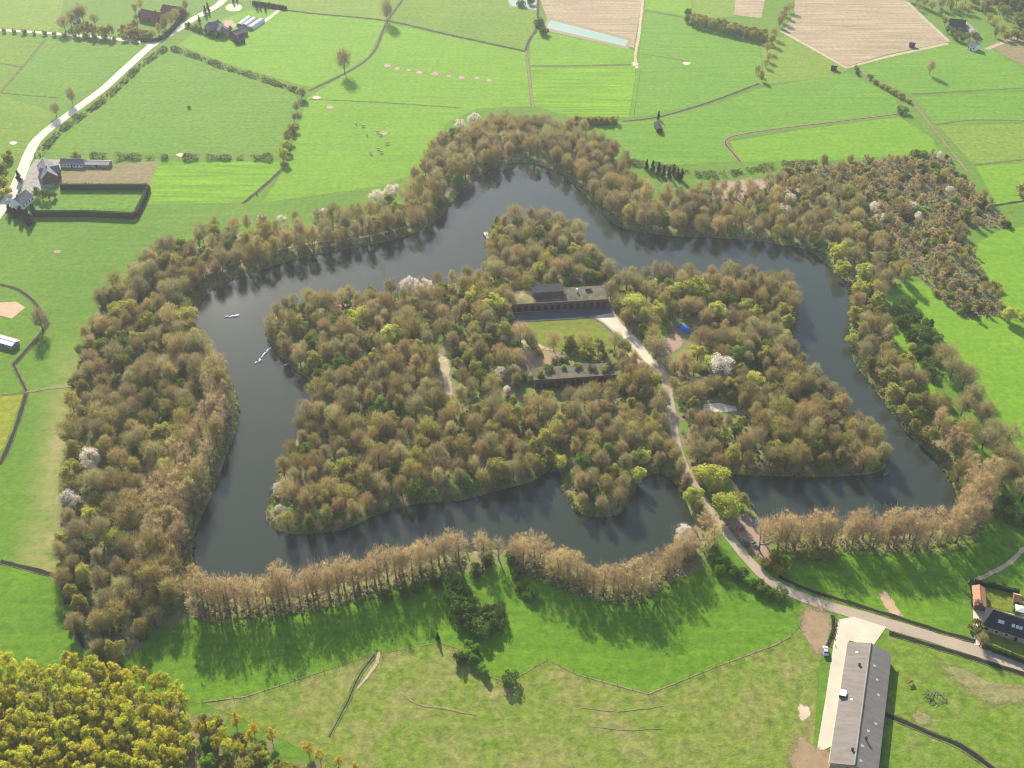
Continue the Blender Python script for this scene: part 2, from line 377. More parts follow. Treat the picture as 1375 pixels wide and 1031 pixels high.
def crown(r, H, R, zc, rz, nlobe, lobe, nspray, nfill, nleaf, leaf, width=.12):
    C, rad = lobes(r, H, R, nlobe, zc, rz, lobe)
    C[:, 0] += r.normal()*.16*R; C[:, 1] += r.normal()*.16*R; sq = r.uniform(.75, 1.3); C[:, 0] *= sq; C[:, 1] /= sq; C[:, 2] += (C[:, 2]-zc)*r.uniform(-.1, .2); rad = rad*r.uniform(.6, 1.35, len(rad))
    tw = np.concatenate([sprays(r, C, rad, nspray, 1.05, width, .45), fillsprays(r, H, R*1.04, zc, rz*1.04, nfill, 1.7, width*.95)])
    a, m = cat(tw, leaves(r, C, rad, nleaf, leaf, .35, 1.25))
    return C, a, m
def f_bare(r, i):
    H, R = 14.0, 4.6*r.uniform(.75, 1.25); zc, rz = H*.60, H*.39
    C, a, m = crown(r, H, R, zc, rz, 30, .25, 1500, 1800, 560, .30)
    return trunk_mesh('trunk', r, H, R, zc, rz, C, .28, 16), a, m, H, R
def f_upright(r, i):
    H, R = 15.0, 3.4*r.uniform(.85, 1.15); zc, rz = H*.60, H*.39
    C, a, m = crown(r, H, R, zc, rz, 28, .27, 1100, 1300, 500, .32)
    return trunk_mesh('trunk', r, H, R, zc, rz, C, .26, 16), a, m, H, R
def f_bud(r, i):
    H, R = 13.5, 4.2*r.uniform(.75, 1.25); zc, rz = H*.58, H*.41
    C, a, m = crown(r, H, R, zc, rz, 28, .27, 1000, 1200, 1300, .33)
    return trunk_mesh('trunk', r, H, R, zc, rz, C, .26, 14), a, m, H, R
def f_poplar(r, i):
    H, R = 18.0, 3.9*r.uniform(.8, 1.2); zc, rz = H*.60, H*.40
    C, a, m = crown(r, H, R, zc, rz, 30, .26, 640, 640, 600, .32, .10)
    return trunk_mesh('trunk', r, H, R, zc, rz, C, .38, 18), a, m, H, R
def f_leaf(r, i):
    H, R = 11.0, 4.3*r.uniform(.85, 1.15); zc, rz = H*.56, H*.42
    C, rad = lobes(r, H, R, 22, zc, rz, .36)
    t = trunk_mesh('trunk', r, H, R, zc, rz, C, .24, 7)
    a, m = cat(leaves(r, C, rad, 3000, .44, .5, 1.12, .3), sprays(r, C, rad, 150, 1.0, .15))
    return t, a, m, H, R
def f_blossom(r, i):
    H, R = 11.0, 4.3*r.uniform(.8, 1.2); zc, rz = H*.56, H*.42
    C, rad = lobes(r, H, R, 26, zc, rz, .32)
    t = trunk_mesh('trunk', r, H, R, zc, rz, C, .24, 12)
    a, m = cat(leaves(r, C, rad, 2300, .36, .4, 1.15, .3), np.concatenate([sprays(r, C, rad, 500, 1.0, .13), fillsprays(r, H, R, zc, rz, 500, 1.2, .11)]))
    return t, a, m, H, R
def f_gold(r, i):
    H, R = 13.0, 2.9*r.uniform(.85, 1.15); zc, rz = H*.58, H*.41
    C, rad = lobes(r, H, R, 24, zc, rz, .30)
    a, m = cat(leaves(r, C, rad, 2000, .34, .3, 1.25, .4), np.concatenate([sprays(r, C, rad, 260, 1.1, .11, .6), fillsprays(r, H, R, zc, rz, 260, 1.2, .1)]))
    return trunk_mesh('trunk', r, H, R, zc, rz, C, .2, 10), a, m, H, R
def f_conifer(r, i):
    H, R = 11.0, 2.3
    C = []; rad = []
    for k in range(16):
        z = 1.2+(H-1.6)*k/15; rr = R*(1-k/16)+.15; a = r.uniform(0, 6.28)
        C.append([rr*.45*math.cos(a), rr*.45*math.sin(a), z]); rad.append(rr*.75+.2)
    C = np.array(C); rad = np.array(rad)
    mb = MB(); mb.tube([(0,0,-.3), (0,0,H*.5), (0,0,H*.95)], [.22, .14, .04], 6)
    a, m = cat(leaves(r, C, rad, 1700, .5, .4, 1.05, -.1))
    return mb.mesh('trunk', True), a, m, H, R
def f_shrub(r, i):
    H, R = 4.0, 2.5*r.uniform(.85, 1.2); zc, rz = 1.9, 1.75
    C, rad = lobes(r, H, R, 9, zc, rz, .5)
    C[:, 2] = np.maximum(C[:, 2], .8)
    t = trunk_mesh('trunk', r, H, R, zc, rz, C, .12, 6)
    a, m = cat(leaves(r, C, rad, 1100, .42, .6, 1.05, .3), sprays(r, C, rad, 90, .7, .12))
    return t, a, m, H, R
def f_sapling(r, i):
    H, R = 7.5, 1.5*r.uniform(.85, 1.2); zc, rz = H*.58, H*.42
    C, rad = lobes(r, H, R, 11, zc, rz, .5)
    t = trunk_mesh('trunk', r, H, R, zc, rz, C, .1, 6)
    a, m = cat(sprays(r, C, rad, 620, .9, .14, .7), leaves(r, C, rad, 330, .33))
    return t, a, m, H, R
make_kind('bare_tree', 8, f_bare, M['bark'], [L['bare_twig'], L['bare_bud']])
make_kind('budding_tree', 8, f_bud, M['bark'], [L['bud_twig'], L['bud_leaf']])
make_kind('russet_tree', 7, f_bare, M['bark'], [L['russet_twig'], L['russet_bud']])
make_kind('upright_tree', 8, f_upright, M['bark_pale'], [L['upright_twig'], L['upright_bud']])
make_kind('poplar_tree', 8, f_poplar, M['bark_pale'], [L['copper_twig'], L['copper_leaf']])
make_kind('leafing_tree', 6, f_leaf, M['bark'], [L['leaf_green'], L['bud_twig']])
make_kind('willow_tree', 5, f_leaf, M['bark'], [L['leaf_lime'], L['bud_twig']])
make_kind('olive_tree', 5, f_leaf, M['bark'], [L['leaf_olive'], L['bud_twig']])
make_kind('blossom_tree', 5, f_blossom, M['bark'], [L['blossom'], L['copper_twig']])
make_kind('pink_tree', 1, f_blossom, M['bark'], [L['pink_blossom'], L['bare_twig']])
make_kind('golden_poplar', 6, f_gold, M['bark_pale'], [L['gold_leaf'], L['gold_twig']])
make_kind('yellow_tree', 2, f_gold, M['bark'], [L['gold_bright'], L['gold_twig']])
make_kind('conifer', 3, f_conifer, M['bark'], [L['conifer']])
make_kind('shrub', 5, f_shrub, M['bark'], [L['shrub'], L['bud_twig']])
make_kind('fresh_shrub', 4, f_shrub, M['bark'], [L['shrub_fresh'], L['bud_twig']])
make_kind('twiggy_shrub', 4, f_shrub, M['bark'], [L['bud_leaf'], L['bare_twig']])
make_kind('sapling', 5, f_sapling, M['bark_pale'], [L['orange_twig'], L['copper_leaf']])
NAMES = {'olive_tree': 'spring_tree', 'pink_tree': 'blossom_tree', 'yellow_tree': 'golden_poplar', 'fresh_shrub': 'shrub', 'twiggy_shrub': 'bush'}
CATS = {'bare_tree': 'bare tree', 'russet_tree': 'russet tree', 'upright_tree': 'upright tree', 'budding_tree': 'budding tree', 'poplar_tree': 'poplar', 'leafing_tree': 'leafy tree', 'willow_tree': 'willow',
        'olive_tree': 'spring tree', 'blossom_tree': 'blossom tree', 'pink_tree': 'blossom tree', 'golden_poplar': 'young poplar', 'yellow_tree': 'young poplar',
        'conifer': 'conifer', 'shrub': 'shrub', 'fresh_shrub': 'shrub', 'twiggy_shrub': 'bush', 'sapling': 'sapling'}
COUNT = {}
def plant(kind, x, y, label, group=None, h=None, wide=1.0, z=0.0):
    tm, cm, H, R = KINDS[kind][int(rng.integers(0, len(KINDS[kind])))]
    s = (h/H) if h else rng.uniform(.85, 1.15)
    e = empty(NAMES.get(kind, kind), (x, y, z), rng.uniform(0, 6.283))
    e.scale = (s*wide, s*wide, s)
    tag(e, label, CATS[kind], group)
    for nm, me in (('trunk', tm), ('crown', cm)):
        o = bpy.data.objects.new(nm, me); COL.objects.link(o); o.parent = e
    COUNT[kind] = COUNT.get(kind, 0)+1
    return e
def plant_px(kind, u, v, label, group=None, h=None, wide=1.0):
    x, y = P(u, v); return plant(kind, x, y, label, group, h, wide)
# ------------------------------------------------------------------ moat and ground
OUT_PX = [(940,722),(900,750),(862,770),(832,780),(795,770),(765,750),(735,737),(690,734),(650,737),(600,741),(540,757),(480,774),(420,791),
 (360,802),(310,801),(280,792),(262,768),(258,735),(266,700),(285,660),(300,620),(317,572),(320,545),(314,520),(298,490),(275,460),(262,440),
 (262,420),(275,395),(300,378),(345,362),(400,345),(450,335),(520,322),(560,310),(590,290),(610,265),(630,245),(660,225),(690,217),(720,218),
 (750,230),(778,253),(805,280),(830,302),(870,311),(920,316),(990,319),(1045,326),(1085,334),(1115,357),(1138,380),(1142,410),(1141,440),(1147,483),
 (1170,513),(1196,550),(1222,583),(1248,605),(1275,640),(1288,672),(1283,700),(1250,711),(1150,713),(1060,713),(1026,700),(1006,672)]
INN_PX = [(978,634),(1040,637),(1100,638),(1150,636),(1184,630),(1191,613),(1175,588),(1145,556),(1110,518),(1076,489),(1062,470),(1064,445),(1071,412),
 (1062,388),(1030,376),(950,372),(870,371),(822,368),(800,352),(786,335),(774,314),(742,300),(690,298),(664,300),(652,318),(654,342),(650,368),
 (620,377),(570,384),(530,394),(480,401),(430,406),(385,411),(364,424),(357,440),(362,458),(376,477),(398,497),(416,507),(425,520),(420,545),(405,575),(381,620),
 (364,662),(357,698),(385,714),(420,714),(460,709),(513,686),(568,673),(612,671),(670,656),(714,644),(748,626),(757,660),(767,680),(790,691),(828,690),(848,668),
 (860,642),(880,633),(900,640),(918,662)]
OUTW = catmull(PP(OUT_PX), False, 4); INNW = catmull(PP(INN_PX), False, 4)
MOAT = np.concatenate([OUTW, INNW])
WATER_Z = -0.9
def moat_sd(X, Y):
    d = polydist(MOAT, X, Y); return np.where(inside(MOAT, X, Y), -d, d)
def hfun(sd):
    return np.where(sd >= 3.2, 0, np.where(sd > 0, -.9+.9*np.clip(sd/3.2, 0, 1)**.8, -.9-1.6*np.clip(-sd/4, 0, 1)))
def zone(px, smooth=True, step=6):
    w = PP(px); return catmull(w, True, step) if smooth else np.array(w)

WOODS = {}
WOODS['west'] = [(262,768),(258,735),(266,700),(285,660),(300,620),(317,572),(320,545),(314,520),(298,490),(275,460),(262,440),(262,420),(275,395),
  (262,372),(215,345),(172,378),(152,420),(132,480),(118,540),(105,610),(97,680),(95,760),(103,835),(135,880),(160,880),(190,862),(222,838),(262,815),(280,800)]
WOODS['north_west'] = [(275,395),(300,378),(345,362),(400,345),(450,335),(520,322),(560,310),(590,290),(610,265),(630,245),(655,226),
  (640,188),(612,190),(590,205),(560,240),(540,272),(505,288),(470,300),(420,306),(370,308),(310,314),(255,330),(200,360),(240,380)]
WOODS['north'] = [(655,226),(690,217),(720,218),(750,230),(778,253),(805,280),(830,302),(870,311),(920,316),
  (930,275),(880,268),(855,255),(838,225),(800,196),(760,182),(700,172),(640,180)]
WOODS['north_east'] = [(920,316),(990,319),(1045,326),(1085,334),(1115,357),(1138,380),(1205,385),(1215,378),(1190,345),(1170,310),(1165,275),(1100,258),(1040,252),(960,262),(925,272)]
WOODS['scrub'] = [(1040,246),(1060,228),(1130,220),(1200,212),(1262,208),(1300,248),(1352,300),(1340,306),(1300,306),(1300,330),(1330,380),(1345,418),(1330,425),(1290,425),(1262,400),(1235,372),(1195,345),(1172,305),(1168,272),(1100,256)]
WOODS['east'] = [(1138,380),(1142,410),(1141,440),(1147,483),(1170,513),(1196,550),(1222,583),(1248,605),(1275,640),(1288,672),(1320,655),(1335,648),(1300,600),(1262,548),(1225,495),(1190,440),(1180,400)]
WOODS['island'] = INN_PX
woods_w = {k: zone(v, k != 'island') for k, v in WOODS.items()}
woods_w['island'] = np.concatenate([INNW])
WESTV = zone([(262,760),(215,840),(150,893),(120,875),(98,840),(85,780),(85,680),(97,570),(112,480),(140,410),(180,365),(230,340),(262,372),(255,420),(310,530),(285,660)])

def lines(fine0, fine1, fs, mid, ms, far):
    a = list(np.arange(fine0, fine1+.1, fs)); x = fine0
    while x > mid[0]: x -= ms; a.insert(0, x)
    x = a[-1]
    while x < mid[1]: x += ms; a.append(x)
    for k in far: a.append(mid[1]+k); a.insert(0, mid[0]-k)
    return np.array(sorted(set(a)))
gx = lines(-215, 225, 2.5, (-520, 520), 9, (120, 500, 2000, 6000))
gy = lines(272, 655, 2.5, (170, 1050), 9, (120, 500, 2000, 6000))
GX, GY = np.meshgrid(gx, gy); sd = moat_sd(GX, GY); GZ = hfun(sd)
GZ += np.where(sd > 6, 0, 0)
nx, ny = len(gx), len(gy)
verts = np.stack([GX, GY, GZ], -1).reshape(-1, 3)
faces = [(j*nx+i, j*nx+i+1, (j+1)*nx+i+1, (j+1)*nx+i) for j in range(ny-1) for i in range(nx-1)]
gme = pymesh('ground', verts, faces, smooth=True)
wood = np.zeros(GX.shape)
for k, w in woods_w.items():
    ins = inside(w, GX, GY); d = polydist(w, GX, GY)
    wood = np.maximum(wood, np.where(ins, np.clip(.5+d/6, 0, 1), np.clip(.5-d/6, 0, 1)))
wood = np.maximum(wood, np.where(inside(WESTV, GX, GY), 1, np.clip(1-polydist(WESTV, GX, GY)/4, 0, 1)))
wood = np.maximum(wood, np.clip(1-np.abs(sd)/7, 0, 1))
for rp in ([(245,815),(300,822),(360,818),(420,806),(480,791),(540,774),(600,758),(640,752),(690,752),(730,763),(765,780),(800,795),(835,800),(870,789),(900,768),(924,748)], [(1026,735),(1060,732),(1120,730),(1200,729),(1262,727),(1292,716),(1306,695),(1318,662)]):
    dr_ = polydist(catmull(PP(rp), False, 4), GX, GY, False); wood = np.maximum(wood, np.clip(1.5-dr_/7, 0, 1))
GOLD = zone([(-80,895),(0,897),(60,901),(130,909),(200,924),(255,949),(300,972),(400,1024),(470,1056),(490,1140),(-80,1160)], False)
wood = np.maximum(wood, np.where(inside(GOLD, GX, GY), 1, 0))
at = gme.attributes.new('wood', 'FLOAT', 'POINT'); at.data.foreach_set('value', wood.ravel().astype(np.float32))
VL = catmull(PP([(190,372),(150,405),(120,440),(98,520),(84,600),(72,690),(66,740),(78,770)]), False, 6)
dv = polydist(VL, GX, GY, False)
dry = np.clip(1.15-dv/13, 0, 1)*np.clip((430-GY)/60+.35, 0, 1)
at = gme.attributes.new('dry', 'FLOAT', 'POINT'); at.data.foreach_set('value', dry.ravel().astype(np.float32))
def ground_mat():
    m, nt, ns, ls = new_mat('ground')
    col, f, pos = grass_nodes(nt, c4(.078,.172,.014), c4(.110,.203,.018), c4(.150,.210,.024), dry=.62, rot=.5, streak=.25, fine=.4)
    a = N(nt, 'ShaderNodeAttribute'); a.attribute_name = 'wood'
    nn = noise(nt, pos, .12, 5, .7); n2 = noise(nt, pos, .5, 4, .7)
    fl = mixc(nt, c4(.26,.19,.11), c4(.15,.125,.065), ramp(nt, n2, .3, .7))
    fl = mixc(nt, fl, c4(.11,.19,.025), ramp(nt, nn, .44, .58))
    mm = N(nt, 'ShaderNodeMath', operation='MULTIPLY_ADD'); ls.new(n2, mm.inputs[0]); mm.inputs[1].default_value = .6; mm.inputs[2].default_value = -.3
    ad = N(nt, 'ShaderNodeMath', operation='ADD'); ls.new(a.outputs['Fac'], ad.inputs[0]); ls.new(mm.outputs[0], ad.inputs[1])
    dr = N(nt, 'ShaderNodeAttribute'); dr.attribute_name = 'dry'
    dm = N(nt, 'ShaderNodeMath', operation='MULTIPLY'); ls.new(dr.outputs['Fac'], dm.inputs[0]); ls.new(ramp(nt, noise(nt, pos, .09, 6, .7), .3, .62), dm.inputs[1])
    col = mixc(nt, col, mixc(nt, c4(.33,.25,.12), c4(.24,.23,.07), ramp(nt, n2, .3, .7)), dm.outputs[0])
    col = mixc(nt, col, fl, ramp(nt, ad.outputs[0], .3, .7))
    finish(nt, col, .95, noise(nt, pos, .8, 4, .7), .5, .5, .1)
    return m
g = link('ground', gme, ground_mat()); tag(g, 'flat green land with bare woodland floor under the trees around the moat', kind='structure')
wme = pymesh('moat_water', [(-210,276,WATER_Z),(215,276,WATER_Z),(215,650,WATER_Z),(-210,650,WATER_Z)], [(0,1,2,3)])
tag(link('moat_water', wme, M['water']), 'dark olive water of the broad moat around the wooded fort island', kind='structure')

LAYER = [0]
def sheet(name, px, mat, label, z=None, smooth=False, step=8, kind='structure', jitter=0.0):
    LAYER[0] += 1
    z = .015+LAYER[0]*.001 if z is None else z
    pts = PP(px)
    w = catmull(pts, True, step) if smooth else np.array(pts)
    if jitter:
        n = len(w); w = w+rng.normal(size=w.shape)*jitter
    if name in ('bare_earth', 'mud_patch', 'grass_patch', 'verge') :
        cc = w.mean(0); n = len(w); rings = [(cc+(w-cc)*s, e) for s, e in ((1.3, 0), (.95, .45), (.55, 1.0))]
        vs = [(p[0], p[1], z) for r_, e in rings for p in r_]+[(cc[0], cc[1], z)]; ed = [e for r_, e in rings for p in r_]+[1.0]; fs = []
        ar = sum(w[i][0]*w[(i+1) % n][1]-w[(i+1) % n][0]*w[i][1] for i in range(n))
        for q in range(2):
            for i in range(n): fs.append((q*n+i, q*n+(i+1) % n, (q+1)*n+(i+1) % n, (q+1)*n+i))
        for i in range(n): fs.append((2*n+i, 2*n+(i+1) % n, 3*n))
        if ar < 0: fs = [f[::-1] for f in fs]
        me = pymesh(name, vs, fs); at_ = me.attributes.new('edge', 'FLOAT', 'POINT'); at_.data.foreach_set('value', ed)
        return tag(link(name, me, soft_mat(mat)), label, kind=kind)
    tri = tessellate_polygon([[Vector((p[0], p[1], 0)) for p in w]])
    fs = []
    for t in tri:
        a, b, c = [w[i] for i in t]
        cr = (b[0]-a[0])*(c[1]-a[1])-(b[1]-a[1])*(c[0]-a[0])
        fs.append(tuple(t) if cr > 0 else (t[0], t[2], t[1]))
    me = pymesh(name, [(p[0], p[1], z) for p in w], fs)
    return tag(link(name, me, M[mat]), label, kind=kind)
def ribbon_pts(px, step=3, smooth=True):
    pts = PP(px); w = catmull(pts, False, step) if smooth else np.array(pts)
    d = np.gradient(w, axis=0); d /= np.linalg.norm(d, axis=1, keepdims=True)+1e-9
    return w, np.stack([-d[:, 1], d[:, 0]], 1)
def ribbon(name, px, width, mat, label, smooth=True, jit=.12, kind='structure', z=None, step=3):
    LAYER[0] += 1; z = .02+LAYER[0]*.001 if z is None else z
    w, nrm = ribbon_pts(px, step, smooth); n = len(w); vs = []; fs = []
    wd = np.array(width) if not np.isscalar(width) else np.array([width, width])
    wl = np.interp(np.linspace(0, 1, n), np.linspace(0, 1, len(wd)), wd)
    if name in ('path', 'grass_line', 'farm_track', 'lawn_strip'):
        ed = []
        for i in range(n):
            a = wl[i]*.75*(1+rng.normal()*jit); b = wl[i]*.75*(1+rng.normal()*jit)
            for o_, e in ((-b, 0), (-b*.4, .8), (a*.4, .8), (a, 0)): vs.append((*(w[i]+nrm[i]*o_), z)); ed.append(e)
        for i in range(n-1):
            for q in range(3): fs.append((4*i+q, 4*i+4+q, 4*i+5+q, 4*i+q+1))
        fs = [f[::-1] for f in fs]; fs = [f[::-1] for f in fs]
        me = pymesh(name, vs, fs); at_ = me.attributes.new('edge', 'FLOAT', 'POINT'); at_.data.foreach_set('value', ed)
        return tag(link(name, me, soft_mat(mat)), label, kind=kind)
    for i in range(n):
        a = wl[i]/2*(1+rng.normal()*jit); b = wl[i]/2*(1+rng.normal()*jit)
        vs += [(*(w[i]-nrm[i]*b), z), (*(w[i]+nrm[i]*a), z)]
    for i in range(n-1): fs.append((2*i, 2*i+2, 2*i+3, 2*i+1))
    return tag(link(name, pymesh(name, vs, fs), M[mat]), label, kind=kind)
def ditch(px, label, w=1.3, bank=1.5, hgt=.22, bankmat='bank', smooth=True, name='ditch', water='ditch_water'):
    """raised grassy lips with a narrow strip of dark water between them"""
    LAYER[0] += 1; z0 = .04+LAYER[0]*.0005
    w *= .95; bank *= .62
    c, nrm = ribbon_pts(px, 2.5, smooth); n = len(c); vs = []; fs = []; ms = []
    for i in range(n):
        h1, h2 = hgt*rng.uniform(.5, 1.3), hgt*rng.uniform(.5, 1.3); b1, b2 = bank*rng.uniform(.7, 1.35), bank*rng.uniform(.7, 1.35)
        ww = w*rng.uniform(.8, 1.2)
        for off, z in ((-ww/2-b1, -.02), (-ww/2-b1*.4, h1), (-ww/2, z0), (ww/2, z0), (ww/2+b2*.4, h2), (ww/2+b2, -.02)):
            vs.append((*(c[i]+nrm[i]*off), z))
    for i in range(n-1):
        for k in range(5):
            fs.append((i*6+k, (i+1)*6+k, (i+1)*6+k+1, i*6+k+1)); ms.append(1 if k == 2 else 0)
    o = link(name, pymesh(name, vs, fs, ms), [M[bankmat], M[water]])
    return tag(o, label, kind='structure')

# ---- fields (corner points read off the photograph, laid on the ground)
sheet('field', [(0,-60),(95,-60),(85,0),(78,42),(0,37)], 'grass_dull', 'small pale green meadow in the far corner above the side road')
sheet('field', [(0,44),(60,53),(0,122)], 'grass_mid', 'triangular green field cut off by a diagonal ditch')
sheet('field', [(64,54),(192,62),(165,88),(100,132),(78,150),(3,124)], 'grass_rough', 'green field with brownish patches beside the pale road')
sheet('field', [(0,127),(76,152),(46,190),(18,245),(0,262)], 'grass_mid', 'green meadow on the outer side of the road bend')
sheet('field', [(228,68),(300,92),(398,125),(392,170),(366,205),(250,205),(62,204),(78,184),(135,135),(190,90)], 'grass_rough', 'large rough green field enclosed by hedges beside the pale road')
sheet('field', [(330,14),(385,13),(518,28),(512,40),(495,75),(465,96),(418,117),(404,114),(300,84),(240,60),(268,38)], 'grass_bright', 'bright green field in front of the villa with polytunnels')
sheet('field', [(203,216),(374,217),(378,226),(352,252),(326,272),(196,274)], 'grass_lime', 'vivid lime green field with fine mowing lines')
sheet('field', [(370,-60),(545,-60),(520,27),(350,10)], 'grass_dull', 'yellowish green far field behind the villa')
sheet('field', [(535,-60),(724,-60),(719,35),(705,67),(525,27)], 'grass_mid', 'far green field beside the ploughed land')
sheet('field', [(525,32),(705,70),(712,142),(640,146),(600,165),(560,232),(510,250),(352,272),(386,222),(412,132),(466,98),(500,75)], 'grass_bright', 'wide green pasture with grazing cattle and bare feeding spots')
sheet('field', [(712,46),(730,42),(850,67),(858,86),(712,89)], 'grass_bright', 'narrow green field in front of the turquoise basin')
sheet('field', [(713,91),(858,88),(850,157),(765,156),(716,142)], 'grass_lime', 'bright green square field touching the top of the wood')
sheet('field', [(866,15),(930,27),(1018,48),(1024,105),(1015,116),(940,140),(852,158),(860,60)], 'grass_cool', 'green field between ploughed land and a hedge of trees')
sheet('field', [(800,166),(880,158),(960,140),(1015,120),(1138,98),(1200,128),(1208,150),(1090,166),(985,180),(972,190),(988,216),(900,222),(845,216)], 'grass_cool', 'long smooth green field behind the far bank trees')
sheet('field', [(980,190),(1090,172),(1208,157),(1252,186),(1260,205),(1100,216),(994,217)], 'grass_bright', 'green wedge of meadow in front of the young plantation')
sheet('field', [(1146,92),(1195,78),(1275,58),(1330,66),(1400,108),(1400,120),(1225,126),(1180,112)], 'grass_cool', 'smooth green field with one lone tree')
sheet('field', [(1228,130),(1400,122),(1400,163),(1258,167)], 'grass_cool', 'strip of green field below the lone tree')
sheet('field', [(1260,169),(1400,165),(1400,214),(1308,222)], 'grass_dull', 'yellow green field beside the far farm track')
sheet('field', [(1310,223),(1400,217),(1400,272),(1340,277)], 'grass_bright', 'bright green field at the edge of the young plantation')
sheet('field', [(1328,62),(1345,52),(1410,48),(1410,110)], 'stubble', 'brownish dry field by the far farmhouse')
sheet('field', [(1020,58),(1055,48),(1138,92),(1125,102),(1018,114),(1026,90)], 'grass_dull', 'dull green triangle of grass below the ploughed land')
sheet('field', [(870,-60),(930,-60),(928,22),(866,12)], 'grass_bright', 'far narrow green strip between ploughed fields')
sheet('field', [(930,-60),(992,-60),(986,22),(930,26)], 'grass_dull', 'far pale green strip beside bare soil')
sheet('ploughed_field', [(728,-60),(868,-60),(862,0),(851,64),(735,26),(726,0)], 'ploughed', 'pinkish tan ploughed field behind the turquoise basin')
sheet('ploughed_field', [(990,-60),(1040,-60),(1022,24),(986,20)], 'ploughed', 'narrow far strip of bare ploughed soil')
sheet('ploughed_field', [(1072,-60),(1170,-40),(1218,2),(1273,56),(1190,73),(1137,89),(1052,40),(1066,20)], 'ploughed', 'large tan ploughed field with pale worn edges')
sheet('field', [(1200,382),(1238,378),(1262,402),(1292,428),(1345,424),(1400,445),(1400,640),(1330,560),(1290,490),(1248,430)], 'grass_bright', 'bright green meadow outside the far side of the moat')
sheet('field', [(1300,335),(1340,310),(1400,300),(1400,440),(1348,418),(1330,382)], 'grass_bright', 'green meadow beside the end of the plantation')
sheet('field', [(-30,530),(32,527),(20,560),(5,600),(-30,640)], 'yellow_field', 'yellow flowering field at the picture edge beside a ditch')
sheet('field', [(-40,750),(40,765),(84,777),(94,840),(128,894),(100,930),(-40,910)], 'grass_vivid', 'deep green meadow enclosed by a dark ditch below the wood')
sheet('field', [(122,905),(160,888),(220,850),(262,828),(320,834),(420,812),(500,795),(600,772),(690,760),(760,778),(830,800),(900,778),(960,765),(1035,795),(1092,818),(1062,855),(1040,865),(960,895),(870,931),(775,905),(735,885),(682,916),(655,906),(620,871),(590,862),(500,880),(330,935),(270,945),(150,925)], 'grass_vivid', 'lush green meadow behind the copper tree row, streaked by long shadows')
sheet('field', [(276,945),(330,936),(500,881),(590,863),(620,872),(655,907),(682,917),(735,886),(775,906),(870,932),(960,896),(1040,866),(1064,856),(1092,822),(1108,835),(1100,900),(1085,1100),(520,1100),(486,1046),(404,1006),(330,968),(290,952)], 'pasture', 'mottled tan and green rough pasture in front of the meadow')
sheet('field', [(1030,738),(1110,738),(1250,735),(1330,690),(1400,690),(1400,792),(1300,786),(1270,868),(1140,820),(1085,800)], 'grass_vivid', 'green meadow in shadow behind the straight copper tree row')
sheet('field', [(1192,850),(1240,862),(1320,884),(1420,915),(1420,1120),(1180,1120),(1186,960)], 'pasture_green', 'green paddock beside the long grey barn')
ribbon('lawn_strip', [(1190,420),(1214,465),(1240,505),(1260,545),(1282,585),(1296,606)], [3,6,6.5,6,4,2.5], 'grass_bright', 'light green grass strip between bank trees and dark thicket', jit=.2)
# farm gardens
sheet('bare_plot', [(112,222),(214,216),(200,250),(74,251),(82,234)], 'stubble', 'brown uncultivated plot behind the farm sheds')
sheet('lawn', [(82,257),(193,258),(180,282),(52,284),(62,266)], 'grass_rough', 'green garden lawn framed by tall dark hedges')
sheet('yard', [(20,250),(48,214),(84,214),(80,234),(72,251),(40,262)], 'concrete_grey', 'grey paved farmyard between the house and road')
sheet('riding_ring', [(303,9),(310,5),(322,6),(325,11),(318,15),(306,14)], 'sand', 'pale oval sand ring beside the villa', smooth=True, step=2)
sheet('yard', [(300,28),(310,26),(318,34),(310,40),(302,36)], 'earth_pink', 'pinkish paved yard between villa and sheds')
# basins
sheet('basin_bank', [(728,40),(737,22),(849,52),(844,66)], 'reed', 'dark lined rim of the long turquoise basin')
sheet('basin_water', [(733,37),(739,27),(844,54),(840,62)], 'basin_water', 'long turquoise water basin beside the ploughed field')
sheet('basin_bank', [(680,-8),(722,-2),(722,14),(684,8)], 'concrete_grey', 'dark rim of the small far basin')
sheet('basin_water', [(683,0),(719,4),(717,12),(687,7)], 'basin_water', 'small far turquoise basin cut by the picture edge')
# fort courtyard and paths
sheet('courtyard_floor', [(684,419),(816,410),(850,446),(885,490),(900,505),(880,512),(850,482),(800,470),(720,470),(690,455),(690,436)], 'track', 'sandy trodden ground around the fort courtyard')
sheet('shadowed_asphalt_strip', [(678,421),(818,412),(822,423),(780,426),(690,431)], 'asphalt', 'dark paved strip painted as the shadow in front of the long brick casemate')  # casemate's cast shadow put into the dark paving colour
sheet('courtyard_lawn', [(702,434),(782,428),(801,431),(824,450),(846,474),(815,478),(765,474),(732,466),(712,452)], 'lawn', 'sunlit lawn in the middle of the fort', smooth=True)
sheet('concrete_apron', [(800,424),(822,420),(842,442),(864,464),(880,488),(872,492),(850,466),(826,444)], 'concrete', 'pale concrete drive curving through the fort')
ribbon('kerb_hedge_strip', [(784,426),(800,429),(822,446),(846,470),(862,484)], 1.3, 'asphalt', 'dark narrow gutter between lawn and concrete drive')
ribbon('path', [(590,462),(594,480),(599,510),(604,540),(610,552)], [3,5,5.5,4.5,4,3,2], 'track', 'straight sandy clearing through the island trees', jit=.3)
sheet('bare_earth', [(884,452),(900,446),(915,452),(918,464),(902,474),(888,470)], 'earth_pink', 'round pinkish patch of bare earth near the blue tarpaulins', smooth=True)
sheet('grass_patch', [(878,432),(888,430),(898,446),(886,458),(872,452)], 'grass_lime', 'small bright grass patch under trees on the fort island', smooth=True)
sheet('bare_earth', [(432,416),(470,404),(512,402),(505,422),(450,430)], 'earth_pink', 'sandy bare slope among trees on the island corner', smooth=True)
sheet('bare_earth', [(690,470),(730,468),(760,480),(735,498),(700,492)], 'earth', 'trodden earth mound beside the lower casemate', smooth=True)
